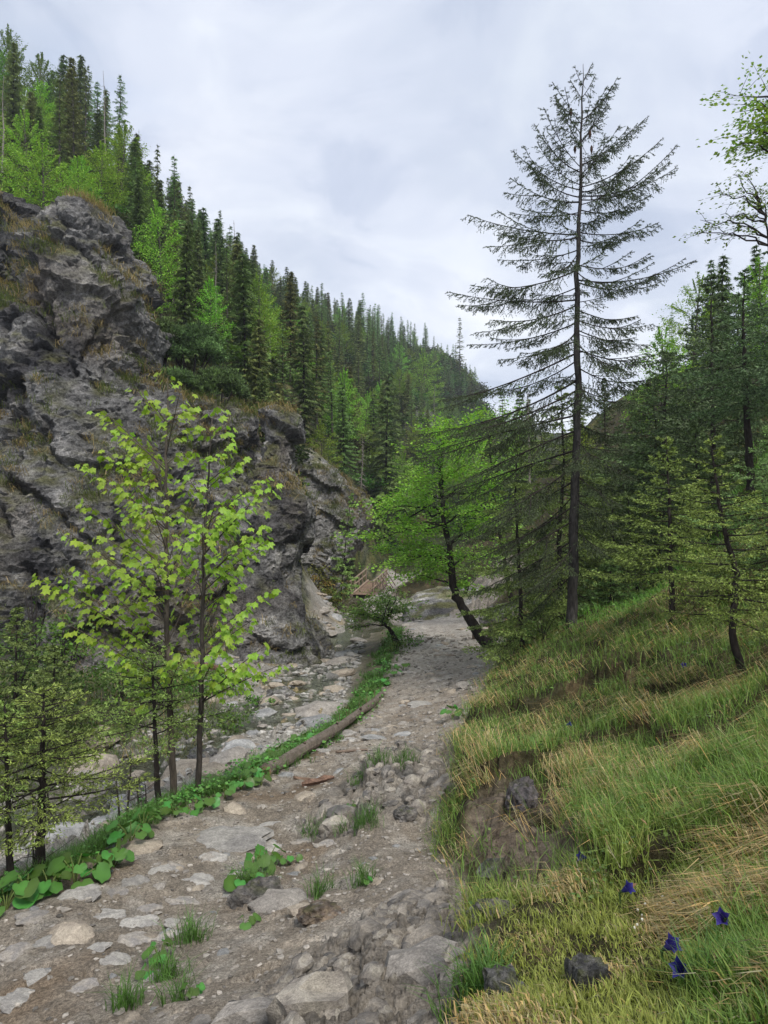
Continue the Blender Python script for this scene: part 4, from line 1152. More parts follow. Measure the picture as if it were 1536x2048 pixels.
def maple(label, stem, r0, tips, Y, nmax, seed, bark):
    global rng
    keep = rng; rng = np.random.default_rng(seed)
    t = thing('maple_tree', label, 'maple', stem[0])
    tk, wd = Geo(), Geo()
    zs = np.linspace(stem[0][2], stem[-1][2], 30)
    sp = np.stack([stem_at(stem, z) for z in zs]); sp[1:-1, :2] += .006*rng.normal(size=(28, 2))
    tube(tk, sp, r0*(1-(np.arange(30)/29))**.8+.004, 8, bark, True, .04)
    nodes = []
    for tip in tips:
        x, y = tip[:2]; dz = tip[2] if len(tip) > 2 else rng.normal()*.45
        e = Pt(x, y, Y+dz)
        sx = stem_at(stem, e[2]); hor = np.linalg.norm((e-sx)[:2])
        z0 = min(stem[-1][2]-.05, max(stem[0][2]+1.0, e[2]-.75*hor))
        o = stem_at(stem, z0)
        pts = bez(o, (o+e)/2+np.array([0, 0, .05*hor]), e, 8)
        tube(wd, pts, np.linspace(.004+.005*hor, .0025, 8), 5, bark, False)
        L = np.linalg.norm(e-o); n = max(4, int(L*.9/.052))
        f = np.linspace(.22 if L > .5 else .4, 1, n)
        q = np.stack([np.interp(f, np.linspace(0, 1, 8), pts[:, j]) for j in range(3)], 1)
        d = unit(e-o); sd = unit(np.cross(d, [0, 0, 1.0]))
        for i in range(n):
            prs = (-1, 1) if i < n-1 else (-1, 0, 1)
            for s_ in prs:
                if rng.random() < .12: continue
                out = unit(d*(.45 if s_ else 1)+sd*s_*(.8+.3*rng.random())+rng.normal(size=3)*.28)
                # side shoots carry leaves a little away from the branch
                p = q[i]+out*(.03+.15*rng.random())*(1.15-f[i]*.5)+np.array([0, 0, -.02])
                nodes.append((p, out, q[i]))
    rng.shuffle(nodes)
    rest = Geo()
    for k, (p, out, q0) in enumerate(nodes):
        s_ = .090*(.6+.6*rng.random())
        ax = unit(out*np.array([1, 1, .3])+np.array([0, -.15, -.55-.5*rng.random()]))
        nrm = np.array([0, -.35, 1.0])+rng.normal(size=3)*.28+.35*out
        x, y, z = orient(ax, nrm)
        if k < nmax:
            o = add_mesh('leaf', LEAF[int(rng.integers(5))], t)
            mw = Matrix([[x[0]*s_, y[0]*s_, z[0]*s_, p[0]-stem[0][0]], [x[1]*s_, y[1]*s_, z[1]*s_, p[1]-stem[0][1]], [x[2]*s_, y[2]*s_, z[2]*s_, p[2]-stem[0][2]], [0, 0, 0, 1]])
            o.matrix_local = mw
        wd.add([q0+[0, 0, .002], q0-[0, 0, .002], p], [(0, 1, 2)], (.14, .10, .04))
        if k >= nmax:
            me = LEAF[int(rng.integers(5))]
            v = np.empty(len(me.vertices)*3, np.float32); me.vertices.foreach_get('co', v); v = v.reshape(-1, 3)*s_
            tt_ = np.empty(len(me.loops), np.int32); me.loops.foreach_get('vertex_index', tt_)
            cc = np.empty(len(v)*4, np.float32); me.attributes['Col'].data.foreach_get('color', cc)
            rest.add(p+v[:, :1]*x+v[:, 1:2]*y+v[:, 2:]*z, tt_.reshape(-1, 3), cc.reshape(-1, 4)[:, :3]*(1+.12*rng.normal()))
    tk.build('trunk', M['bark'], t, True); wd.build('branches', M['twig'], t)
    if rest.V: rest.build('leaves', M['maple_leaf'], t)['kind'] = 'stuff'
    rng = keep
    return t
m1 = stem_px([(349,1612),(340,1420),(332,1150),(334,1000),(332,860),(336,765)], 7.0)
m2 = stem_px([(396,1592),(402,1400),(406,1180),(414,960),(424,838)], 7.2)
maple('young maple with a pale straight trunk left of its twin', m1, .034,
      [(203,820),(268,778),(300,800),(336,752,.1),(360,785),(385,812),(222,850),(168,928),(205,905),(240,900),(168,1005),(215,955),(262,965),(142,1068),(190,1062),(82,1155,-.3),(120,1150),(165,1140),(205,1120),(135,1248,-.4),(185,1245),(235,1275),
       (250,1020),(290,870),(385,850),(370,900),(378,960),(260,1060),(300,920),(365,1010),(260,1195),(290,1250),(375,1080),(240,1330),(300,1110),(380,1190),(300,1010,-.6),(355,1060,.6),(280,1150,.5),(370,1300),(255,1400)], 7.0, 300, 51, (.085, .07, .055))
maple('young maple with a darker trunk right of its twin', m2, .030,
      [(432,822,.1),(452,850),(466,885),(400,850),(482,915),(526,958),(541,972),(500,1008),(470,985),(528,1050),(500,1075),(470,1030),(533,1080,.4),(475,1120),(455,1060),(390,905),(380,960),(370,1035),(440,910),(460,940),(350,1130),(440,1200),
       (482,1165),(562,1330,-.3),(525,1295),(490,1330),(470,1250),(540,1180),(445,1290),(380,1250),(360,1290),(420,1330),(390,1130),(430,1010,-.5),(425,1120,.5),(405,1060,-.7),(455,1340),(505,1240)], 7.2, 280, 52, (.055, .047, .04))

# ---------------- broadleaved trees
def spray_tree(name, label, cat, stem, r0, limbs, Y, leaf, n_leaf, col, seed, spread=.35, bark=BARK_D, flat=.16, jy=.8, mat='leaf', var=.2):
    """crooked trunk, limbs to the given places, leaves in flat sprays round the limbs' outer ends"""
    global rng
    keep = rng; rng = np.random.default_rng(seed)
    t = thing(name, label, cat, stem[0])
    tk, cr = Geo(), Geo()
    m_ = len(stem); tq = np.linspace(0, m_-1, 26)
    sp = np.stack([np.interp(tq, np.arange(m_), stem[:, j]) for j in range(3)], 1)
    for _ in range(3): sp[1:-1] = (sp[:-2]+2*sp[1:-1]+sp[2:])/4
    sp[1:-1] += r0*.12*rng.normal(size=(24, 3))
    tube(tk, sp, np.linspace(r0, r0*.3, 26), 8, bark, True, .07)
    wd = Geo(); Pq, Aq = [], []
    per = n_leaf//len(limbs)
    for lb in limbs:
        dz = lb[2] if len(lb) > 2 else rng.normal()*jy
        e = Pt(lb[0], lb[1], Y+dz)
        dist = np.linalg.norm(sp[8:]-(e-[0, 0, .4]), axis=1) + .25*(25-np.arange(8, 26))*.05
        o = sp[8+int(np.argmin(dist))]
        L = np.linalg.norm(e-o)
        pts = bez(o, (o+e)/2+np.array([0, 0, .10*L]), e, 9); pts[1:-1] += .03*L*rng.normal(size=(7, 3))
        tube(wd, pts, np.linspace(min(r0*.4, .01+.012*L), .003, 9), 5, bark, False)
        for s_ in range(9):
            f0 = .35+.6*rng.random(); a = np.array([np.interp(f0, np.linspace(0, 1, 9), pts[:, j]) for j in range(3)])
            b = a + unit(e-o)*.3*spread+rng.normal(size=3)*np.array([1, 1, .25])*spread
            tube(wd, bez(a, (a+b)/2+[0, 0, .03], b, 3), [.005, .0035, .002], 3, bark, False)
            k = per//9
            f = .25+.9*rng.random(k)
            q = a+(b-a)*f[:, None]+rng.normal(size=(k, 3))*np.array([.24, .24, flat*.8])*spread
            Pq.append(q); Aq.append(unit((b-a)+rng.normal(size=(k, 3))*.3*spread+np.array([0, 0, -.25*spread])))
    P_, A_q = np.concatenate(Pq), np.concatenate(Aq)
    leaves(cr, P_, A_q, leaf, col, var, 1.1)
    tk.build('trunk', M['bark'], t, True); wd.build('branches', M['twig'], t); cr.build('crown', M[mat], t)
    rng = keep
    return t
Yl = 19.0
ls = stem_px([(998,1308),(962,1285),(938,1240),(922,1205),(908,1185),(903,1150),(905,1120),(890,1060),(880,1000),(885,900)], Yl)
LIME = (.27, .43, .06)
spray_tree('leafy_tree', 'lime green tree with a dark crooked trunk leaning over the path', 'tree', ls, .16,
           [(735,1040),(760,1075),(745,1100),(800,1000),(825,980),(790,1050),(810,1110),(850,1000),(840,1060),(830,1130),(870,960),(860,920),(900,950),(885,880),(875,850),(920,880),(930,930),(950,980),(930,1050),(905,1020),(960,1050),(970,1100),(890,1110),(860,1130),
            (905,850),(935,840),(965,890),(990,950),(1000,1010),(780,1120),(815,1150),(960,1150),(725,1085),(755,1015),(770,1100),(850,1085),(1010,1060),(1030,960)], Yl, .08, 17000, LIME, 61, .52)
s2 = stem_px([(1025,1215),(1005,1100),(985,980),(980,880)], 26)
spray_tree('leafy_tree', 'paler green tree half hidden behind the lime green leaning tree', 'tree', s2, .09,
           [(860,1040),(930,900),(960,850),(985,800),(1010,830),(1020,900),(980,960),(940,1010),(900,1080),(1060,930),(990,1050),(1030,1000),(960,1120),(1060,1080)], 25, .10, 3800, (.22, .38, .07), 62, .8)
# bush on the stream bank
bs = stem_px([(800,1303),(790,1280),(782,1262),(770,1250)], 21.5)
spray_tree('shrub', 'small crooked bush leaning over the stream beside the path', 'shrub', bs, .12,
           [(700,1212),(715,1200),(730,1215),(745,1200),(765,1195),(780,1180),(800,1170),(790,1215),(760,1230),(740,1235),(720,1225),(795,1195),(700,1225),(808,1190),(690,1258,.1)], 21.5, .085, 3200, (.19, .28, .06), 63, .36, flat=.12)
# leafy branches reaching in at the right edge
rs = stem_px([(1660,930),(1650,700),(1640,450),(1650,180)], 11)
spray_tree('leafy_tree', 'bright leafy branches reaching in at the upper right edge', 'tree', rs, .09,
           [(1460,192),(1470,225),(1480,250),(1500,200),(1510,270),(1465,290),(1490,300),(1530,240),(1520,300),(1550,200),(1545,280),(1580,240),(1485,270),(1530,195)], 11, .065, 2400, (.20, .29, .04), 64, .30, jy=.5)
rs2 = stem_px([(1600,950),(1580,760),(1545,560),(1530,430)], 12.5)
spray_tree('leafy_tree', 'thin leaved twigs below the bright branches at the right edge', 'tree', rs2, .05,
           [(1400,440),(1420,455),(1440,430),(1430,385),(1465,350),(1490,345),(1480,390),(1510,370),(1460,445),(1500,430),(1530,400),(1395,470)], 12.5, .06, 800, (.19, .25, .06), 65, .22, jy=.4)

# ---------------- shrubs
def shrub(label, px, py, Y, r, h, n, leaf, col, seed, name='shrub', group=None, stems=6, mat='leaf', cat='shrub'):
    p = onground(px, py, Y)
    t = thing(name, label, cat, p, group)
    w_, c_ = shrub_geo(seed, r, h, n, leaf, col, stems)
    add_mesh('stems', w_.mesh('stems'), t, M['twig']); add_mesh('foliage', c_.mesh('foliage'), t, M[mat])
    return t
SH = (.10, .175, .035)
for i, (lab, px, py, Y, r, h, n, lf, c) in enumerate([
    ('dark leafy shrub at the cliff foot at the left edge', 20, 1400, 12.5, 1.1, 1.7, 1500, .08, (.05, .095, .024)),
    ('tall light green shrub against the cliff left of the maples', 70, 1330, 14.5, .9, 2.4, 1100, .08, (.10, .18, .03)),
    ('light green shrub under the long left maple branch', 130, 1370, 14, .9, 1.8, 1100, .075, (.10, .18, .035)),
    ('leafy shrub behind the small dark spruce', 180, 1440, 12, .8, .7, 700, .07, SH),
    ('low leafy shrub below the cliff left of the maple trunks', 245, 1385, 13.5, .9, 1.0, 1100, .07, (.09, .17, .035)),
    ('green shrub between the maple trunks and the cliff', 330, 1370, 14, .9, .8, 1000, .07, SH),
    ('low plants before the dark hollow of the cliff', 430, 1362, 15, .8, .45, 800, .07, (.08, .17, .03)),
    ('small green tuft on the gravel right of the maples', 515, 1388, 14, .28, .25, 160, .06, SH),
    ('grass green shrub on the far bank above the stream', 470, 1440, 12.3, .5, .35, 340, .06, (.09, .14, .03)),
    ('dry green shrub on the gravel behind the maple trunks', 400, 1440, 12, .6, .55, 480, .06, (.10, .13, .035)),
    ('yellowish shrub below the grey rock slope', 632, 1165, 38.6, 1.3, 1.9, 900, .13, (.15, .15, .035)),
    ('ochre and green shrub beside the bridge slope', 655, 1165, 39.4, 1.0, 1.3, 800, .13, (.16, .14, .03)),
    ('orange tinged low shrub right of the rock tower', 625, 1175, 37.5, 1.0, 1.0, 500, .12, (.20, .13, .035)),
    ('light green shrub left of the bridge', 664, 1190, 39.0, 1.0, .7, 600, .11, (.13, .19, .05)),
    ('green shrub at the right side of the bridge', 775, 1195, 39, .6, .35, 300, .10, (.12, .21, .045)),
    ('bright grassy shrub on the path edge behind the crooked bush', 818, 1290, 21.5, .45, .5, 420, .06, (.10, .19, .035)),
    ('small shrub at the foot of the crooked bush', 790, 1318, 19.8, .45, .45, 380, .06, (.09, .15, .035)),
    ('leafy shrub right of the path under the leaning trunk', 1020, 1300, 16.5, .6, .6, 600, .07, (.11, .19, .045)),
    ('pale green shrub left of the tall sparse trunk', 1085, 1290, 13.5, .7, .8, 800, .06, (.12, .18, .05)),
    ('mossy green shrub beside the path past the rock ledge', 835, 1165, 45, 1.6, .9, 900, .12, (.09, .16, .03)),
    ('green shrub behind the rock ledge', 930, 1165, 38, 1.6, 1.3, 1000, .12, (.12, .21, .04)),
    ('bushy growth under the olive spruce', 1160, 1215, 17.5, 1.0, .9, 800, .08, (.07, .12, .03)),
    ('dark bushes at the top of the glade', 1330, 1130, 19, 1.6, 1.3, 1200, .09, (.05, .09, .025)),
    ('young leafy growth on the right slope behind the curved spruce', 1450, 1130, 13, 1.2, 1.0, 1000, .07, (.08, .13, .03)),
    ]):
    shrub(lab, px, py, Y, r, h, n, lf, c, 500+i)

# ================================================================== timber
def beam(geo, a, b, w, h, col, up=(0, 0, 1)):
    a, b = np.asarray(a, float), np.asarray(b, float)
    d = unit(b-a); s = unit(np.cross(d, up)); u = np.cross(s, d)
    V = [p+s*w/2*i+u*h/2*j for p in (a, b) for i, j in ((-1, -1), (1, -1), (1, 1), (-1, 1))]
    T = [(0, 2, 1), (0, 3, 2), (4, 5, 6), (4, 6, 7)]
    for k in range(4):
        l = (k+1) % 4; T += [(k, l, l+4), (k, l+4, k+4)]
    geo.add(V, T, col)
def log_part(name, pts, rad, sides, col, parent, jit=.04, endcol=None):
    g = Geo(); pts = np.asarray(pts, float); tube(g, pts, rad, sides, col, True, jit)
    o = g.build(name, M['wood'], parent)
    return o
WB, WD = (.26, .20, .15), (.15, .12, .095)
b0, b1 = Pt(724, 1189, 42), Pt(752, 1163, 46.2)
bu = unit(b1-b0); bs_ = unit(np.cross(bu, [0, 0, 1.0])); bw = 1.25
br = thing('footbridge', 'small wooden footbridge with log railings where the path crosses the stream', 'bridge', b0)
nP = 27; Lb = np.linalg.norm(b1-b0)
for k in range(nP):
    g = Geo(); c = b0+bu*Lb*(k+.5)/nP
    beam(g, c-bs_*(bw/2+.03*rng.random()), c+bs_*(bw/2+.03*rng.random()), .142, .05, np.array((.27, .195, .14))*(1+.12*rng.normal()), np.array([0, 0, 1.0]))
    g.build('plank', M['wood'], br)
for s_ in (-1, 1):
    side = b0+bs_*s_*(bw/2+.06)
    g = Geo(); tube(g, [side-bu*.1-[0, 0, .14], side+bu*(Lb+.1)-[0, 0, .14]], .11, 8, WD); g.build('girder', M['wood'], br)
    npost = 5 if s_ < 0 else 6
    tops = []
    for k in range(npost):
        f = k/(npost-1); p = side+bu*Lb*f
        tp = p+np.array([0, 0, .80])+bs_*s_*.03
        g = Geo(); tube(g, [p-[0, 0, .35], p, tp], [.06, .058, .052], 7, np.array(WB)*(.8+.3*rng.random())); g.build('post', M['wood'], br)
        tops.append(tp)
        if s_ > 0 and k:
            g = Geo(); tube(g, [tp-[0, 0, .12], p+bs_*.65-[0, 0, .25]], .04, 6, WD); g.build('brace', M['wood'], br)
    for dz, nm, r_ in ((.02, 'handrail', .055), (-.36, 'rail', .045)):
        g = Geo(); tube(g, [tops[0]-bu*.15+[0, 0, dz], (tops[0]+tops[-1])/2+[0, 0, dz-.02], tops[-1]+bu*.2+[0, 0, dz]], r_, 7, np.array(WB)*1.15); g.build(nm, M['wood'], br)
    p = b0+bs_*s_*(bw/2-.08)+np.array([0, 0, .09])
    g = Geo(); tube(g, [p+bu*.1, p+bu*Lb], .06, 7, np.array(WB)*1.3); g.build('kerb_log', M['wood'], br)

a, b = Pt(531, 1545, 8.05), Pt(764, 1396, 14.3)
lt = thing('log', 'long weathered log lying along the stream side of the path', 'log', a)
tq = np.linspace(0, 1, 16)[:, None]; lp = a+(b-a)*tq+np.array([0, 0, .012])*np.sin(tq*9)+np.array([.02, 0, 0])*np.sin(tq*6)
lp[:, 2] = np.maximum(lp[:, 2]-.01, H(lp[:, 0], lp[:, 1])+.045)
log_part('stem', lp, np.linspace(.082, .068, 16)*(1+.05*rng.normal(size=16)), 14, (.15, .125, .10), lt, .05)
g = Geo(); tube(g, [a-unit(b-a)*.012, a+unit(b-a)*.01], .075, 12, (.22, .15, .095)); g.parts = 0
g.build('cut_end', M['wood'], lt)
for k, (f, s_) in enumerate(((.22, .05), (.47, .04), (.71, .045))):
    g = Geo(); p = a+(b-a)*f; tube(g, [p+[0, -.05, .05], p+[.02, -.10, .11]], [.03, .018], 6, (.1, .08, .06)); g.build('knot', M['wood'], lt)
def fallen(name, label, cat, p, q, r_, col, lift=.03, mat='wood'):
    p, q = onground(*p), onground(*q)
    t = thing(name, label, cat, p)
    f = np.linspace(0, 1, 7)[:, None]; pts = p+(q-p)*f+np.array([0, 0, lift])+np.array([0, 0, r_*.5])*np.sin(f*5)
    log_part('stem', pts, np.linspace(r_, r_*.8, 7), 8, col, t, .08)
fallen('log', 'reddish fallen log in front of the dark hollow under the cliff', 'log', (345, 1322, 17.2), (492, 1334, 16.6), .075, (.17, .10, .07), .12)
fallen('branch', 'thin pale branch lying behind the reddish fallen log', 'branch', (405, 1318, 17.6), (478, 1306, 18), .035, (.30, .26, .21), .25)
def board(label, p, q, w, h, col):
    p, q = onground(*p), onground(*q)
    t = thing('wood_scrap', label, 'wood scrap', p, 'scraps of wood lying on the path')
    g = Geo(); f = np.linspace(0, 1, 5)[:, None]
    pts = p+(q-p)*f+np.array([0, 0, h*.6]); tube(g, pts, np.array([.35, .5, .5, .45, .2])*w, 5, col, True, .22); g.build('splinter', M['wood'], t)
board('long reddish splinter of wood by the near end of the log', (588, 1535, 7.9), (640, 1548, 7.6), .05, .03, (.22, .145, .10))
board('second reddish splinter pointing at the rock', (604, 1552, 7.5), (668, 1557, 7.4), .07, .035, (.20, .125, .09))
board('pale stick half buried further up beside the log', (672, 1490, 9.4), (735, 1503, 9.0), .045, .03, (.24, .18, .135))
board('flat brown stick across the path near the leaning trunk', (868, 1312, 19), (912, 1314, 18.8), .06, .03, (.2, .16, .12))
pt = onground(984, 1268, 20.5)
t = thing('wooden_post', 'short dark wooden post right of the crooked leaning trunk', 'post', pt)
g = Geo(); tube(g, [pt-[0, 0, .1], pt+[-.02, 0, .3], pt+[-.06, 0, .62]], [.075, .07, .06], 8, (.06, .05, .042), True, .06); g.build('stake', M['wood'], t)
pt = onground(962, 1258, 22)
t = thing('wooden_bench', 'pale plank bench half hidden behind the crooked leaning trunk', 'bench', pt)
g = Geo(); beam(g, pt+[-.25, .35, .42], pt+[.25, -.35, .38], .26, .05, (.34, .29, .24)); g.build('seat', M['wood'], t)
for k in (-1, 1):
    g = Geo(); beam(g, pt+[-.2*k, .28*k, -.08], pt+[-.2*k, .28*k, .37], .2, .08, (.12, .09, .07), (1, 0, 0)); g.build('leg', M['wood'], t)
pt = Pt(791, 1160, 52); pt[2] = h1(pt[0], pt[1])
t = thing('thin_post', 'thin dark post beside the path just past the bridge', 'post', pt)
g = Geo(); tube(g, [pt-[0, 0, .1], pt+[0, 0, 1.35]], .045, 6, (.06, .05, .045)); g.build('stake', M['wood'], t)

# ================================================================== stones
def ico(sub):
    import bmesh
    bm = bmesh.new(); bmesh.ops.create_icosphere(bm, subdivisions=sub, radius=1)
    V = np.array([v.co[:] for v in bm.verts]); T = np.array([[v.index for v in f.verts] for f in bm.faces]); bm.free()
    return V, T
I2, I1, I3 = ico(2), ico(1), ico(3)
def stone_mesh(name, seed, base, sc, rough=.35, flat=.55, cols=((.30, .275, .24), (.20, .185, .165))):
    V, T = base
    V = V*np.array([1, 1, flat])
    o = seed*7.31
    d = rough*(.8*facet(V*1.1+o)+.35*facet(V*2.6+o)) + .18*noise3(V*1.3+o)
    V2 = V*(1+d)[:, None]
    n = noise3(V*1.7+o)
    C = mixc(np.ones((len(V), 3))*cols[0], cols[1], sstep(-.2, .3, n))
    me = tri_mesh(name, V2*sc, T, C, False); me.materials.append(M['stone'])
    return me
STM = [stone_mesh('stone_shape', k, I2, 1, .38, (.42, .5, .6)[k % 3], (((.33, .30, .26), (.24, .215, .185)), ((.30, .295, .28), (.19, .19, .185)), ((.34, .29, .225), (.22, .185, .145)))[k % 3]) for k in range(9)]
STB = [stone_mesh('slab_shape', 20+k, I3, 1, .30, .34, (((.34, .32, .285), (.25, .235, .215)), ((.33, .295, .25), (.26, .24, .22)))[k % 2]) for k in range(4)]
STO = [stone_mesh('chip_shape', 40+k, I2, 1, .5, (.6, .75, .9)[k % 3], (((.27, .24, .20), (.12, .11, .10)), ((.22, .20, .175), (.10, .095, .09)), ((.32, .29, .24), (.17, .15, .13)))[k % 3]) for k in range(6)]
def put_stone(parent, x, y, rx, ry, rz, sink, big=False, rot=None, name='stone', src=None):
    src = src or (STB if big else STM); me = src[int(rng.integers(len(src)))]
    o = add_mesh(name, me, parent)
    o.location = (x, y, h1(x, y)+rz*sink)
    o.rotation_euler = (rng.normal()*.12, rng.normal()*.12, rng.random()*6.28 if rot is None else rot)
    o.scale = (rx, ry, rz)
    return o
path_o, bed_o = GROUND['path'], GROUND['stream_bed']
for px, py, w, h in [(440,1690,175,55),(520,1700,70,30),(395,1765,72,26),(368,1803,62,46),(285,1822,72,36),(540,1652,48,26),(92,1890,66,50),(75,1958,72,56),(268,1888,76,56),(330,1882,62,42),(185,1905,60,34),(232,1935,66,50),(150,1806,80,34),(265,1855,84,36),(200,1838,80,30),
                     (325,1745,60,24),(420,1725,58,24),(270,1770,62,26),(360,1735,50,20),(220,1788,60,26),(130,1860,70,30),(60,1845,70,30),(25,1915,60,36),(40,2010,90,50),(160,1980,60,40),(300,1960,50,34),(350,1850,50,28),(455,1795,40,24),(530,1800,44,30),(470,1760,40,22),(640,1840,72,26),
                     (545,1760,34,20),(610,1680,50,26),(650,1690,36,22),(690,1470,50,16),(720,1440,44,14),(735,1465,36,12),(700,1485,38,13),(845,1412,60,16),(815,1345,50,12),(880,1360,44,12),(800,1330,36,12),(640,1505,36,16),(655,1490,34,14),(820,1250,34,9),(840,1243,28,8),(960,1330,36,11)]:
    p = hit(px, py)
    r_ = w/1365*p[1]/2
    put_stone(path_o, p[0], p[1]+r_*.3, r_*1.12, r_*(.7+.3*rng.random()), r_*.5, -.12, True, rng.normal()*.4)
n = 0
while n < 200:
    y = math.exp(rng.uniform(math.log(2.6), math.log(30))); x = rng.uniform(path_l(y)-.1, bank_x(y))
    mm = masks(np.array([x]), np.array([y]))
    if mm['path'][0] < .6: continue
    if y < 6 and x > -.6 and rng.random() < .5: continue
    r_ = min(.16, .022*math.exp(abs(rng.normal())*.75)*(.6+y*.07)) 
    put_stone(path_o, x, y, r_*(.8+.5*rng.random()), r_*(.8+.5*rng.random()), r_*.6, -.1); n += 1
n = 0
while n < 290:
    y = math.exp(rng.uniform(math.log(6.2), math.log(34))); xl = float(path_l(y))-.45*max(1, y/12)
    x = xl-abs(rng.normal())*1.9-.05
    if masks(np.array([x]), np.array([y]))['bed'][0] < .7: continue
    r_ = min(.42, .055*math.exp(abs(rng.normal())*.75)*(.75+y*.025))
    put_stone(bed_o, x, y, r_*(.9+.5*rng.random()), r_*(.8+.4*rng.random()), r_*.75, .1); n += 1
out_o = GROUND['rock_outcrop']
n = 0
while n < 290:
    if rng.random() < .62: y = rng.uniform(1.75, 4.0); x = rng.uniform(-.8, .45)
    else: y = rng.uniform(5.5, 9.0); x = rng.uniform(-.9, .85)
    if masks(np.array([x]), np.array([y]))['out'][0] < .6: continue
    r_ = .021*math.exp(abs(rng.normal())*.55)*(.75+y*.10)
    put_stone(out_o, x, y, r_*(1.1+.8*rng.random()), r_*(.6+.4*rng.random()), r_*(.65+.5*rng.random()), -.15, False, .95+.3*rng.normal(), 'stone', STO); n += 1
# fine pebbles, far past counting
g = Geo(); V0, T0 = ico(1)
for cnt, where in ((2400, 'path'), (2300, 'bed')):
    got = 0
    y = np.exp(rng.uniform(math.log(2.1 if where == 'path' else 6.5), math.log(24), cnt*3))
    xl, xr = path_l(y), bank_x(y)
    x = rng.uniform(xl, xr+.5) if where == 'path' else xl-.4-np.abs(rng.normal(size=len(y)))*1.7
    mm = masks(x, y); ok = (mm[where] > .5)
    x, y = x[ok][:cnt], y[ok][:cnt]; z = H(x, y)
    s_ = (.0045+.0013*y)*np.exp(np.abs(rng.normal(size=len(x)))*.45)*(1.5 if where == 'bed' else 1)
    c = np.array((.27, .245, .21) if where == 'path' else (.31, .295, .265))*(1+.25*rng.normal(size=(len(x), 1))).clip(.45, 1.5)
    Vj = np.array([V0*(1+.30*rng.normal(size=(len(V0), 1)))*np.array([1, .8, .6]) for _ in range(24)])
    k = rng.integers(24, size=len(x))
    VV = (Vj[k]*s_[:, None, None]+np.stack([x, y, z+s_*.15], 1)[:, None]).reshape(-1, 3)
    TT = (T0[None]+(np.arange(len(x))*len(V0))[:, None, None]).reshape(-1, 3)
    # every second pebble coarse: keep the count of faces low
    g.add(VV, TT, np.repeat(c, len(V0), 0))
gv = g.build('gravel', M['stone']); tag(gv, 'loose pebbles scattered over path and stream bed', kind='stuff')

SLATE = ((.17, .165, .155), (.07, .07, .07)); GREY = ((.22, .20, .18), (.10, .095, .09))
def rock(label, px, py, Y, rx, ry, rz, seed, cols, lift=0.0, tilt=0.0):
    p = onground(px, py, Y) if Y else hit(px, py)
    V, T = ico(4)
    if 'slab' in label: V = V/np.abs(V).max(1, keepdims=True)**.8
    o = seed*7.31
    V = V*np.array([1, 1, .85])
    d = (.20 if 'slab' in label else .30)*(.8*facet(V*1.1+o)+.40*facet(V*2.4+o)+.2*facet(V*5.5+o)) + .12*noise3(V*1.3+o)
    sz = np.array([rx, ry, rz])
    V2 = V*(1+d)[:, None]*sz
    n = fbm(V*np.array([4, 4, 1.2])+o, 4)
    C = mixc(mixc(np.ones((len(V), 3))*cols[0], cols[1], sstep(-.15, .2, n)), (.30, .29, .27), sstep(.28, .5, fbm(V*2.5+o+9, 4))*.7)
    C = mixc(C, (.09, .10, .03), sstep(.3, .8, V[:, 2])*sstep(-.1, .25, fbm(V*2+o, 3))*.7)
    me = tri_mesh('rock', V2, T, C, False); me.materials.append(M['rock'] if max(sz) < .3 else M['cliff'])
    t = add_mesh('rock', me)
    t.location = p+np.array([0, 0, lift]); t.rotation_euler = (0, tilt, .3)
    tag(t, label, 'rock')
rock('dark upright slate slab standing in the grass at the bottom', 1175, 2020, 0, .05, .04, .13, 41, SLATE, -.03)
rock('dark rock just left of the upright slate slab', 1010, 2030, 0, .05, .06, .08, 42, SLATE, -.02)
rock('broken grey rock at the edge between grass and path', 1000, 1850, 0, .16, .10, .10, 43, GREY, -.02, .3)
rock('dark stone in the bare earth under the grass lip', 1010, 1715, 0, .18, .14, .10, 44, SLATE, -.02)
rock('purplish grey stone poking out of the grassy slope', 1045, 1605, 0, .11, .11, .17, 45, ((.17, .15, .15), (.09, .085, .085)), .05)
rock('grey rock beside the small butterbur plants on the path', 517, 1800, 0, .17, .12, .14, 46, GREY, 0)
rock('small brown stone right of that grey rock', 640, 1838, 0, .12, .09, .06, 47, ((.22, .17, .12), (.13, .1, .08)), .01)
rock('mossy boulder at the stream edge before the bridge', 702, 1222, 36, .75, .7, .85, 48, ((.10, .09, .05), (.07, .065, .045)), .25)
rock('dark stone beside the little weed on the trodden earth', 812, 1642, 0, .10, .09, .07, 49, GREY, .01)
rock('pale boulder under the maples in the stream bed', 560, 1380, 15, .3, .25, .2, 50, ((.3, .29, .27), (.2, .19, .18)), .05)
rock('dark boulder among the stream stones', 405, 1515, 10.2, .22, .2, .16, 51, ((.16, .155, .15), (.10, .1, .1)), .04)
rock('grey boulder right of the leaning trunk by the post', 1005, 1240, 25, .9, .6, .6, 52, ((.26, .25, .24), (.14, .135, .13)), .1)

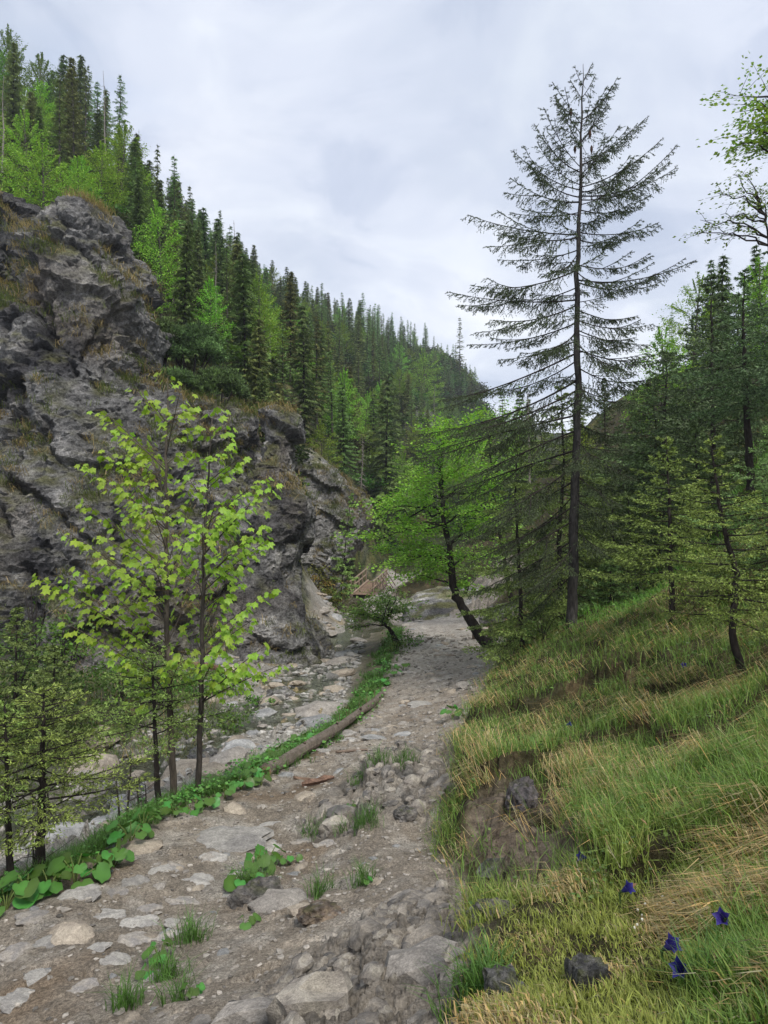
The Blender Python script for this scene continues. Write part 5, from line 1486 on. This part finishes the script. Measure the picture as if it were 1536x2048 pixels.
# ================================================================== grass
def blades(P, az, ln, w, lean, sag, col, g, bent=None):
    """curved blades, three faces each; lean = outward start, sag = how far the tip falls"""
    n = len(P)
    out = np.stack([np.sin(az), np.cos(az), np.zeros(n)], 1)
    sd = np.stack([np.cos(az), -np.sin(az), np.zeros(n)], 1)
    tw = rng.normal(size=(n, 1))*.5
    sd = unit(sd+out*tw)
    l = ln[:, None]; le = lean[:, None]; sg = sag[:, None]; ww = w[:, None]
    up = np.array([0, 0, 1.0])
    p1 = P + l*(.5*out*le + up*.5*np.sqrt(np.maximum(.05, 1-le*le)))
    p2 = p1 + l*.5*unit(out*(le+.45*sg+.15) + up*(np.sqrt(np.maximum(.05, 1-le*le))-1.3*sg))
    V = np.stack([P-sd*ww/2, P+sd*ww/2, p1-sd*ww*.42, p1+sd*ww*.42, p2], 1).reshape(-1, 3)
    o = np.arange(n)[:, None]*5
    T = np.concatenate([o+np.array([[0, 1, 3]]), o+np.array([[0, 3, 2]]), o+np.array([[2, 3, 4]])])
    C = np.repeat(col, 5, 0)
    g.add(V, T, C)
GREEN, STRAW, YGRN, BRIGHT = np.array((.135, .23, .045)), np.array((.44, .33, .16)), np.array((.27, .28, .06)), np.array((.14, .33, .05))
def bank_grass():
    gs = {'g': Geo(), 's': Geo()}
    N0 = 17000
    y = np.exp(rng.uniform(math.log(1.45), math.log(26), N0))
    px = rng.uniform(870, 1750, N0)
    y = np.concatenate([y, np.exp(rng.uniform(math.log(1.35), math.log(12), 4200))]); px = np.concatenate([px, rng.uniform(1750, 2700, 4200)]); N0 = len(y)
    x = (px-768)/1365*y
    m_ = masks(x, y)
    q = xyz(x, y)
    stn = .8*fbm(q*1.5+50, 3)+.5*fbm(q*4+9, 2)
    ok = (m_['bank'] > .45) & ((m_['scar'] < .5) | (rng.random(N0) < .12))
    ok &= (rng.random(N0) < (.62+.4*sstep(-.2, .2, stn))) & (fbm(q*2.1+15, 2) > -.30)
    x, y, px, stn = x[ok], y[ok], px[ok], stn[ok]
    z = H(x, y)-.01
    tz = base_h(x+.15, y); dxx = (tz-base_h(x-.15, y))/.3; dyy = (base_h(x, y+.15)-base_h(x, y-.15))/.3
    dn = np.arctan2(-dxx, -dyy)
    nt = len(x)
    glade = sstep(11, 12.5, y)*sstep(22, 20, y)*sstep(3.2, 4.0, x)
    low = sstep(3.4, 2.4, y)*sstep(1480, 1300, px)      # short mossy sward near the feet
    strawy = np.clip(sstep(.08, .30, stn)*.95+.06, 0, 1)*(1-glade*.9)
    clump = fbm(xyz(x, y)*2.6+33, 3)
    nb = 9
    k = np.repeat(np.arange(nt), nb); n = len(k)
    isst = rng.random(n) < strawy[k]*.75
    spread = (.016+.009*y)[k]
    P = np.stack([x[k]+rng.normal(size=n)*spread, y[k]+rng.normal(size=n)*spread, z[k]], 1)
    P[:, 2] += (P[:, 0]-x[k])*dxx[k]+(P[:, 1]-y[k])*dyy[k]
    ln = (.085+.125*rng.random(n))*(1+.45*strawy[k])*(1-.62*low[k])*(1+.012*y[k])*(.62+.38*sstep(1.7, 3.6, y[k]))*(.7+.6*sstep(-.3, .3, clump[k]))
    ln = np.where(isst, ln*1.25, ln)
    az = np.where(isst, dn[k]+rng.normal(size=n)*.55, np.where(rng.random(n) < .5, dn[k]+rng.normal(size=n)*.9, rng.random(n)*6.28))
    lean = np.where(isst, .55+.3*rng.random(n), .15+.45*rng.random(n)).clip(0, .93)
    sag = np.where(isst, .75+.5*rng.random(n), .15+.6*rng.random(n)*rng.random(n)*1.6)
    w = np.maximum(.0022+.0042*rng.random(n)**2, .00072*y[k])
    g1 = GREEN*(1-glade[k, None])+BRIGHT*glade[k, None]
    g1 = g1*(1-low[k, None]*.75)+YGRN*low[k, None]*.75
    col = np.where(isst[:, None], STRAW*(1+.28*rng.normal(size=(n, 1)))*(1+np.array([.10, .0, -.12])*rng.normal(size=(n, 1))), g1*(1+.33*rng.normal(size=(n, 1)))).clip(.012, .8)
    yel = (rng.random(n) < .18)[:, None]
    col = np.where(yel & ~isst[:, None], (col+YGRN)/2, col)
    blades(P[~isst], az[~isst], ln[~isst], w[~isst], lean[~isst], sag[~isst], col[~isst], gs['g'])
    blades(P[isst], az[isst], ln[isst], w[isst], lean[isst], sag[isst], col[isst], gs['s'])
    kk = np.nonzero((rng.random(nt) < .07+.12*glade) & (y < 14) & (y > 2.6))[0]; k2 = np.repeat(kk, 6); n2 = len(k2)
    Pl = np.stack([x[k2]+rng.normal(size=n2)*.03*(1+.1*y[k2]), y[k2]+rng.normal(size=n2)*.03*(1+.1*y[k2]), z[k2]+.03+.08*rng.random(n2)], 1)
    a2 = rng.random(n2)*6.28; hb = Geo()
    leaves(hb, Pl, np.stack([np.sin(a2), np.cos(a2)-.3, .1+0*a2], 1), .012+.0035*y[k2], (.10, .18, .04), .35, 1.0)
    o = hb.build('slope_herbs', M['herb']); tag(o, 'small leafy weeds growing among the slope grass', kind='stuff')
    o = gs['g'].build('grass', M['grass']); tag(o, 'green grass covering the slope on the right', kind='stuff')
    o = gs['s'].build('dry_grass', M['grass']); tag(o, 'straw coloured dry grass hanging in tussocks on the slope', kind='stuff')
bank_grass()
# verge along the path and patches
g = Geo()
y = np.exp(rng.uniform(math.log(4), math.log(26), 2600)); x = path_l(y)-.16*np.clip(y/7, .8, 2)+rng.normal(size=2600)*.12*np.clip(y/7, .8, 1.25)
keep_ = fbm(xyz(x, y)*1.2+70, 2) > np.where(y > 13, .0, -.18)
x, y = x[keep_], y[keep_]
for px, py, s_, n_ in ((735, 1655, .05, 22), (500, 1775, .07, 30), (335, 1960, .04, 12), (250, 2010, .05, 14), (355, 2000, .03, 8), (735, 1545, .10, 22), (700, 1650, .05, 8), (625, 1660, .05, 10), (950, 2000, .06, 30), (375, 1885, .05, 18), (640, 1790, .05, 12), (725, 1770, .04, 12), (810, 1530, .07, 20), (1440, 2030, .05, 20)):
    c = hit(px, py); sc = max(.7, c[1]/5)
    x = np.concatenate([x, c[0]+rng.normal(size=n_)*s_*sc]); y = np.concatenate([y, c[1]+rng.normal(size=n_)*s_*sc])
z = H(x, y); k = np.repeat(np.arange(len(x)), 9); n = len(k)
P = np.stack([x[k]+rng.normal(size=n)*.02, y[k]+rng.normal(size=n)*.02, z[k]-.01], 1)
blades(P, rng.random(n)*6.28, (.09+.13*rng.random(n))*(1+.012*y[k]), np.maximum(.004, .0007*y[k]), .1+.5*rng.random(n), .1+.6*rng.random(n), (np.array((.085, .175, .035))*(1+.25*rng.normal(size=(n, 1)))).clip(.01, .5), g)
hg = Geo()
yy = np.exp(rng.uniform(math.log(4), math.log(26), 9000)); sc_ = np.clip(yy/7, .8, 1.25)
xx = path_l(yy)-.20*sc_+rng.normal(size=9000)*.13*sc_
kk = fbm(xyz(xx, yy)*1.3+90, 2) > np.where(yy > 13, .02, -.10)
xx, yy, sc_ = xx[kk], yy[kk], sc_[kk]; zz_ = H(xx, yy)
PP = np.stack([xx, yy, zz_+rng.random(len(xx))*.12*sc_], 1)
aa = rng.random(len(xx))*6.28
leaves(hg, PP, np.stack([np.sin(aa), np.cos(aa)-.4, -.3+0*aa], 1), (.030*sc_+.0012*yy), (.10, .19, .035), .38, 1.0, 'round')
hv = hg.build('verge_herbs', M['herb']); tag(hv, 'low leafy herbs along the edge of the path', kind='stuff')
# left bank below the cliff and the far verges
y = rng.uniform(10.5, 17, 1500); x = rng.uniform(-9.5, -2.2, 1500)
mm = masks(x, y); px = 768+1365*x/y
ok = (mm['bed'] > .4) & (x < -3.4-(y-14)*.12+.8*fbm(xyz(x, y)*.8, 3)-.2)
x, y = x[ok], y[ok]; z = H(x, y); k = np.repeat(np.arange(len(x)), 8); n = len(k)
P = np.stack([x[k]+rng.normal(size=n)*.08, y[k]+rng.normal(size=n)*.08, z[k]-.02], 1)
cc = np.where(rng.random((n, 1)) < .3, STRAW*.7, np.array((.09, .14, .035)))*(1+.25*rng.normal(size=(n, 1)))
blades(P, rng.random(n)*6.28, .16+.22*rng.random(n), np.full(n, .011), .2+.5*rng.random(n), .3+.6*rng.random(n), cc.clip(.01, .5), g)
vg = g.build('verge_grass', M['grass']); tag(vg, 'green grass along the edge of the path and on the stream bank', kind='stuff')
# tufts rooted on the crags
g = Geo()
for V, Nn, frac, thr in ((CV, CN, .045, .36), (TV, TN, .02, .6), (EV, EN, .01, .7), (FV, FN, .06, .25)):
    m_ = (Nn[:, 2] > thr) & ((V[:, 1] < 28) | (V[:, 1] > 38)) & (fbm(V*.55+31, 3) > -.03)
    ledge = (V[:, 0] < -11.2) & (V[:, 2] > 6.3) & (V[:, 2] < 9.6) & (Nn[:, 2] > .2)
    ix = np.nonzero((m_ & (rng.random(len(V)) < frac*6)) | (ledge & (rng.random(len(V)) < .16)))[0]
    p = V[ix]; k = np.repeat(np.arange(len(p)), 9); n = len(k)
    P = p[k]+rng.normal(size=(n, 3))*np.array([.12, .12, .03])
    st = (fbm(p*.8+3, 2)+.1*rng.normal(size=len(p)) > -.02)[k]
    cc = np.where(st[:, None], STRAW*.72, np.array((.115, .145, .035)))*(1+.25*rng.normal(size=(n, 1)))
    az = np.where(rng.random(n) < .7, math.pi+rng.normal(size=n)*.8, rng.random(n)*6.28)
    blades(P, az, .22+.34*rng.random(n), np.full(n, .017), .35+.5*rng.random(n), .5+.7*rng.random(n), cc.clip(.01, .6), g)
cg = g.build('ledge_grass', M['grass']); tag(cg, 'tufts of dry and green grass rooted on the crags', kind='stuff')

# ================================================================== broad leaved herbs
def round_leaf(k):
    r3 = np.random.default_rng(70+k); m_ = 14
    a = np.linspace(-.90*math.pi, .90*math.pi, m_)
    rr = .5*(1+.09*r3.normal(size=m_)+.06*(np.arange(m_) % 2)); rr[0] *= .9; rr[-1] *= .9
    x, y_ = np.sin(a)*rr*1.08, .42+np.cos(a)*rr
    V = np.concatenate([[[0, .12, -.03], [0, .5, -.02]], np.stack([x, y_, .10*np.abs(x)-.14*(y_-.4)**2*2+.03*r3.normal(size=m_)], 1)])
    T = [(1, 2+i+1, 2+i) for i in range(m_-1)]+[(1, 2, 0), (1, 0, 1+m_)]
    C = np.tile(np.array((.075, .19, .032)), (len(V), 1))*(1+.08*r3.normal(size=(len(V), 1))); C[1] *= 1.25
    me = tri_mesh('leaf', V, T, C, True); me.materials.append(M['herb'])
    return me
RL = [round_leaf(k) for k in range(4)]
HB_LAB = {}
def herb(px, py, size, nl, label, seed, group='round leaved plants along the path'):
    global rng
    keep = rng; rng = np.random.default_rng(seed)
    p = hit(px, py)
    t = thing('butterbur', label, 'plant', p, group)
    sg = Geo()
    for k in range(nl):
        a = k*2.4+rng.random()*.8; hgt = size*(.7+.9*rng.random()); r_ = size*(.25+.9*rng.random())
        e = np.array([math.sin(a)*r_, math.cos(a)*r_, hgt])
        tube(sg, bez([0, 0, -.02], [e[0]*.3, e[1]*.3, hgt*.7], e, 4)+p, size*.035, 4, (.13, .17, .05), False)
        s_ = size*(.7+.6*rng.random())
        x, y_, z_ = orient(np.array([math.sin(a), math.cos(a)-.25, -.35-.3*rng.random()]), np.array([math.sin(a)*.4, -.35+.2*math.cos(a), 1])+rng.normal(size=3)*.38)
        o = add_mesh('leaf', RL[int(rng.integers(4))], t)
        o.matrix_local = Matrix([[x[0]*s_, y_[0]*s_, z_[0]*s_, e[0]], [x[1]*s_, y_[1]*s_, z_[1]*s_, e[1]], [x[2]*s_, y_[2]*s_, z_[2]*s_, e[2]], [0, 0, 0, 1]])
    sg.build('stems', M['twig'], t)
    rng = keep
herbs = [(12,1815,.13,8,'round leaved plant at the left edge below the thin spruce'),(55,1800,.12,8,'round leaved plant next to the left edge of the path'),(100,1790,.11,7,'round leaved plant just below the small dark spruce trunk'),
 (150,1772,.12,8,'large round leaved plant right of the small dark spruce trunk'),(195,1752,.10,7,'round leaved plant between the small dark spruce and the saplings'),(228,1738,.11,7,'broad plant on the bank below the dead saplings'),
 (262,1690,.13,7,'big leaved plant standing out beside the saplings'),(285,1668,.10,6,'upper of the big leaved plants beside the saplings'),(350,1640,.08,6,'small leaved plant at the foot of the pale maple trunk'),
 (388,1625,.09,7,'leafy plant between the two maple trunks'),(415,1612,.09,6,'leafy plant right of the darker maple trunk'),(450,1598,.08,6,'low plant halfway between maples and log end'),(482,1578,.10,7,'leafy plant left of the log end'),
 (505,1560,.11,8,'plant with fresh leaves against the log end'),(522,1572,.09,6,'small plant below the cut log end'),(556,1520,.11,6,'fresh leaves behind the near part of the log'),(582,1502,.11,6,'leafy plant behind the first knot of the log'),
 (604,1490,.11,6,'leafy plant behind the middle of the log'),(622,1480,.09,5,'last plant of the row behind the log'),(690,1432,.10,5,'low plant by the dry stalks behind the log'),(722,1412,.12,6,'plant near the far end of the log'),(748,1392,.12,6,'plant beyond the far end of the log'),
 (770,1372,.13,6,'bright plant on the bank above the stream bend'),(788,1355,.13,6,'bright plant left of the path before the crooked bush'),(806,1340,.13,6,'bright plant just below the crooked bush'),
 (488,1775,.09,8,'low plant in the middle of the stony path'),(512,1750,.10,7,'middle plant of the three on the stony path'),(535,1728,.10,6,'plant with a pale leaf at the top of the stony patch'),(578,1726,.06,5,'little weed right of the path plants'),
 (318,1928,.07,7,'small bright plant between the lower stones'),(295,1950,.05,5,'tiny plant by the lower left stones'),(390,1995,.04,4,'tiny plant near the bottom edge of the path'),(490,1850,.05,4,'tiny plant on the bare rock'),(732,1772,.035,4,'tiny weed on the trodden earth'),
 (705,1605,.05,5,'pale weed on the earth left of the middle outcrop'),(905,1440,.12,7,'leafy plant at the foot of the grassy bank')]
for i, (px, py, s_, nl, lab) in enumerate(herbs): herb(px, py, s_*.98, nl, lab, 800+i)

# ---------------- flowers
def gentian(px, py, label, seed, s_=.05):
    global rng
    keep = rng; rng = np.random.default_rng(seed)
    s_ = s_*1.0; p = hit(px, py)+np.array([0, 0, .07])
    t = thing('gentian', label, 'flower', p, 'blue gentians in the grass')
    ax = unit(np.array([rng.normal()*.8, -.45, .55])); x = unit(np.cross(ax, [.2, .3, 1])); y_ = np.cross(ax, x)
    V, T = [], []
    prof = [(0, .10), (.35, .19), (.7, .27), (.9, .34), (1.0, .62)]
    for j, (h_, r_) in enumerate(prof):
        for a in range(10):
            th = a*.6283; rr = r_*(1 if j < 4 or a % 2 == 0 else .6)
            V.append(p+s_*(ax*(h_ if j < 4 or a % 2 else h_*1.06)+rr*(math.cos(th)*x+math.sin(th)*y_)))
    for j in range(4):
        for a in range(10):
            q0, q1 = j*10+a, j*10+(a+1) % 10
            T += [(q0, q1, q1+10), (q0, q1+10, q0+10)]
    C = np.tile(np.array((.028, .026, .17)), (50, 1)); C[40:] *= 1.35; C[:10] = (.06, .09, .16)
    g = Geo(); g.add(V, T, C); g.build('petals', M['petal'], t, True)
    g = Geo(); tube(g, [p-[0, 0, .10], p-ax*.012, p+ax*s_*.3], [.003, .004, s_*.17], 6, (.07, .11, .035)); g.build('calyx', M['twig'], t)
    rng = keep
for i, (px, py, lab, s_) in enumerate([(1455,1955,'large blue gentian at the lower right',.043),(1328,2010,'blue gentian lying low near the bottom edge',.045),(1378,2042,'blue gentian cut by the bottom edge',.045),(1243,1855,'blue gentian beside the dry brown leaf',.045),(1174,1788,'small blue gentian above the dry leaf',.04),
    (1208,1610,'single blue gentian in the middle of the slope',.045),(1256,1480,'tall blue gentian below the curved spruce',.055),(1366,1394,'blue gentian left of the curved trunk',.055),(1334,1442,'faint blue gentian between the curved trunk and the middle',.05),(1132,1532,'pale blue gentian near the grassy lip',.045)]):
    gentian(px, py, lab, 950+i, s_)
def white_flower(px, py, seed):
    r3 = np.random.default_rng(seed); p = hit(px, py)
    t = thing('white_flower', 'tiny white bell flower in the short grass at the lower right', 'flower', p, 'tiny white flowers in the grass')
    g = Geo(); tube(g, bez(p, p+[0, 0, .05], p+[.02, -.01, .075], 4), .0012, 3, (.10, .15, .04), False); g.build('stem', M['twig'], t)
    g = Geo()
    for k in range(3):
        c = p+[.02-.012*k+.006*r3.normal(), -.01+.012*r3.normal(), .072-.018*k+.006*r3.normal()]; V = I1[0]*np.array([.0045, .0045, .0055])+c; g.add(V, I1[1], (.72, .70, .58))
    g.build('petals', M['petal'], t)
for i, (px, py) in enumerate([(1188,1808),(1200,1690),(1210,1700),(1275,1880),(1312,1868),(1330,1890),(1345,1885),(1262,1930),(1335,1905),(1400,1918),(1215,1715),(1145,1660)]): white_flower(px, py, 970+i)
for px, py, lab, s_ in ((1436, 2026, 'curled dry beech leaf at the bottom right', .04), (1254, 1845, 'dry brown leaf in the grass above the large gentian', .035), (1295, 1765, 'pinkish dry leaf stuck in the straw', .035)):
    p = hit(px, py)+np.array([0, 0, .05])
    me = tri_mesh('dry_leaf', np.array([(0, 0, 0), (.3, .4, .12), (0, 1, .1), (-.3, .4, .15), (0, .45, -.05)])*s_*1.3, [(0, 1, 4), (1, 2, 4), (2, 3, 4), (3, 0, 4)], np.tile((.34, .20, .11), (5, 1)), False)
    o = add_mesh('dry_leaf', me, None, M['petal']); o.location = p; o.rotation_euler = (.5, .2, rng.random()*6); tag(o, lab, 'dry leaf')
# ---------------- dry stalks and dead saplings
for i in range(14):
    px = 668+i*6.2+rng.normal()*2; Y = 10.8+i*.22
    p = onground(px, 1440, Y); h_ = .22+.16*rng.random()
    t = add_mesh('dry_stalk', (lambda g: (tube(g, [(0, 0, -.03), (.01, 0, h_*.6), (.02*rng.normal(), 0, h_)], [.006, .005, .004], 4, (.15, .11, .07)), g.mesh('dry_stalk'))[1])(Geo()), None, M['twig'])
    t.location = p; tag(t, 'thin brown dry stalk sticking up behind the log', 'stalk', 'dry stalks behind the log')
for px, py, x2, y2, Y, r_, lab in ((240, 1662, 232, 1560, 6.2, .012, 'bent dead sapling right of the small dark spruce'), (278, 1655, 274, 1555, 6.5, .010, 'straight dead sapling left of the thin dark spruce stem'), (291, 1650, 291, 1570, 6.6, .009, 'short dead sapling beside the straight one'),
                                   (68, 1752, 66, 1660, 4.9, .010, 'thin dead stem just left of the small dark spruce trunk'), (250, 1660, 262, 1510, 6.3, .011, 'leaning dead sapling with forked top by the bent one')):
    p = onground(px, py, Y); e = Pt(x2, y2, Y)
    t = thing('dead_sapling', lab, 'sapling', p)
    g = Geo(); s_ = bez(p-[0, 0, .03], (p+e)/2+[.02*rng.normal(), 0, 0], e, 7); tube(g, s_, np.linspace(r_, r_*.5, 7), 5, BARK_D); g.build('stem', M['twig'], t)
    g = Geo()
    for k in range(9):
        o = s_[2+k % 5]; a = rng.random()*6.28; l = .10+.22*rng.random()
        tube(g, bez(o, o+[math.sin(a)*l*.5, math.cos(a)*l*.5, .03], o+[math.sin(a)*l, math.cos(a)*l, .08*rng.normal()], 4), [.004, .003, .0025, .002], 3, BARK_D, False)
    g.build('twigs', M['twig'], t)

# ================================================================== the air of the valley
def haze_box(lo, hi, dens):
    V = [(x, y, z) for z in (lo[2], hi[2]) for y in (lo[1], hi[1]) for x in (lo[0], hi[0])]
    Q = [(0, 2, 3, 1), (4, 5, 7, 6), (0, 1, 5, 4), (2, 6, 7, 3), (0, 4, 6, 2), (1, 3, 7, 5)]
    o = add_mesh('haze', tri_mesh('haze', V, Q, None, quads=True))
    m, N, L = new_mat('haze')
    v = N.new('ShaderNodeVolumePrincipled')
    v.inputs['Color'].default_value = (.90, .94, 1.0, 1); v.inputs['Density'].default_value = dens; v.inputs['Anisotropy'].default_value = 0.1
    oo = N.new('ShaderNodeOutputMaterial'); L.new(v.outputs[0], oo.inputs['Volume'])
    o.data.materials.append(m); o['kind'] = 'stuff'; o['label'] = 'thin pale haze in the valley air'
_all = [GROUND[k] for k in GROUND]
zl = float(GZ.min())-1.5; zt = float(GZ.max())+32
haze_box((GX.min()-3, -1.5, zl), (GX.max()+3, GY.max()+3, zt), .0005)
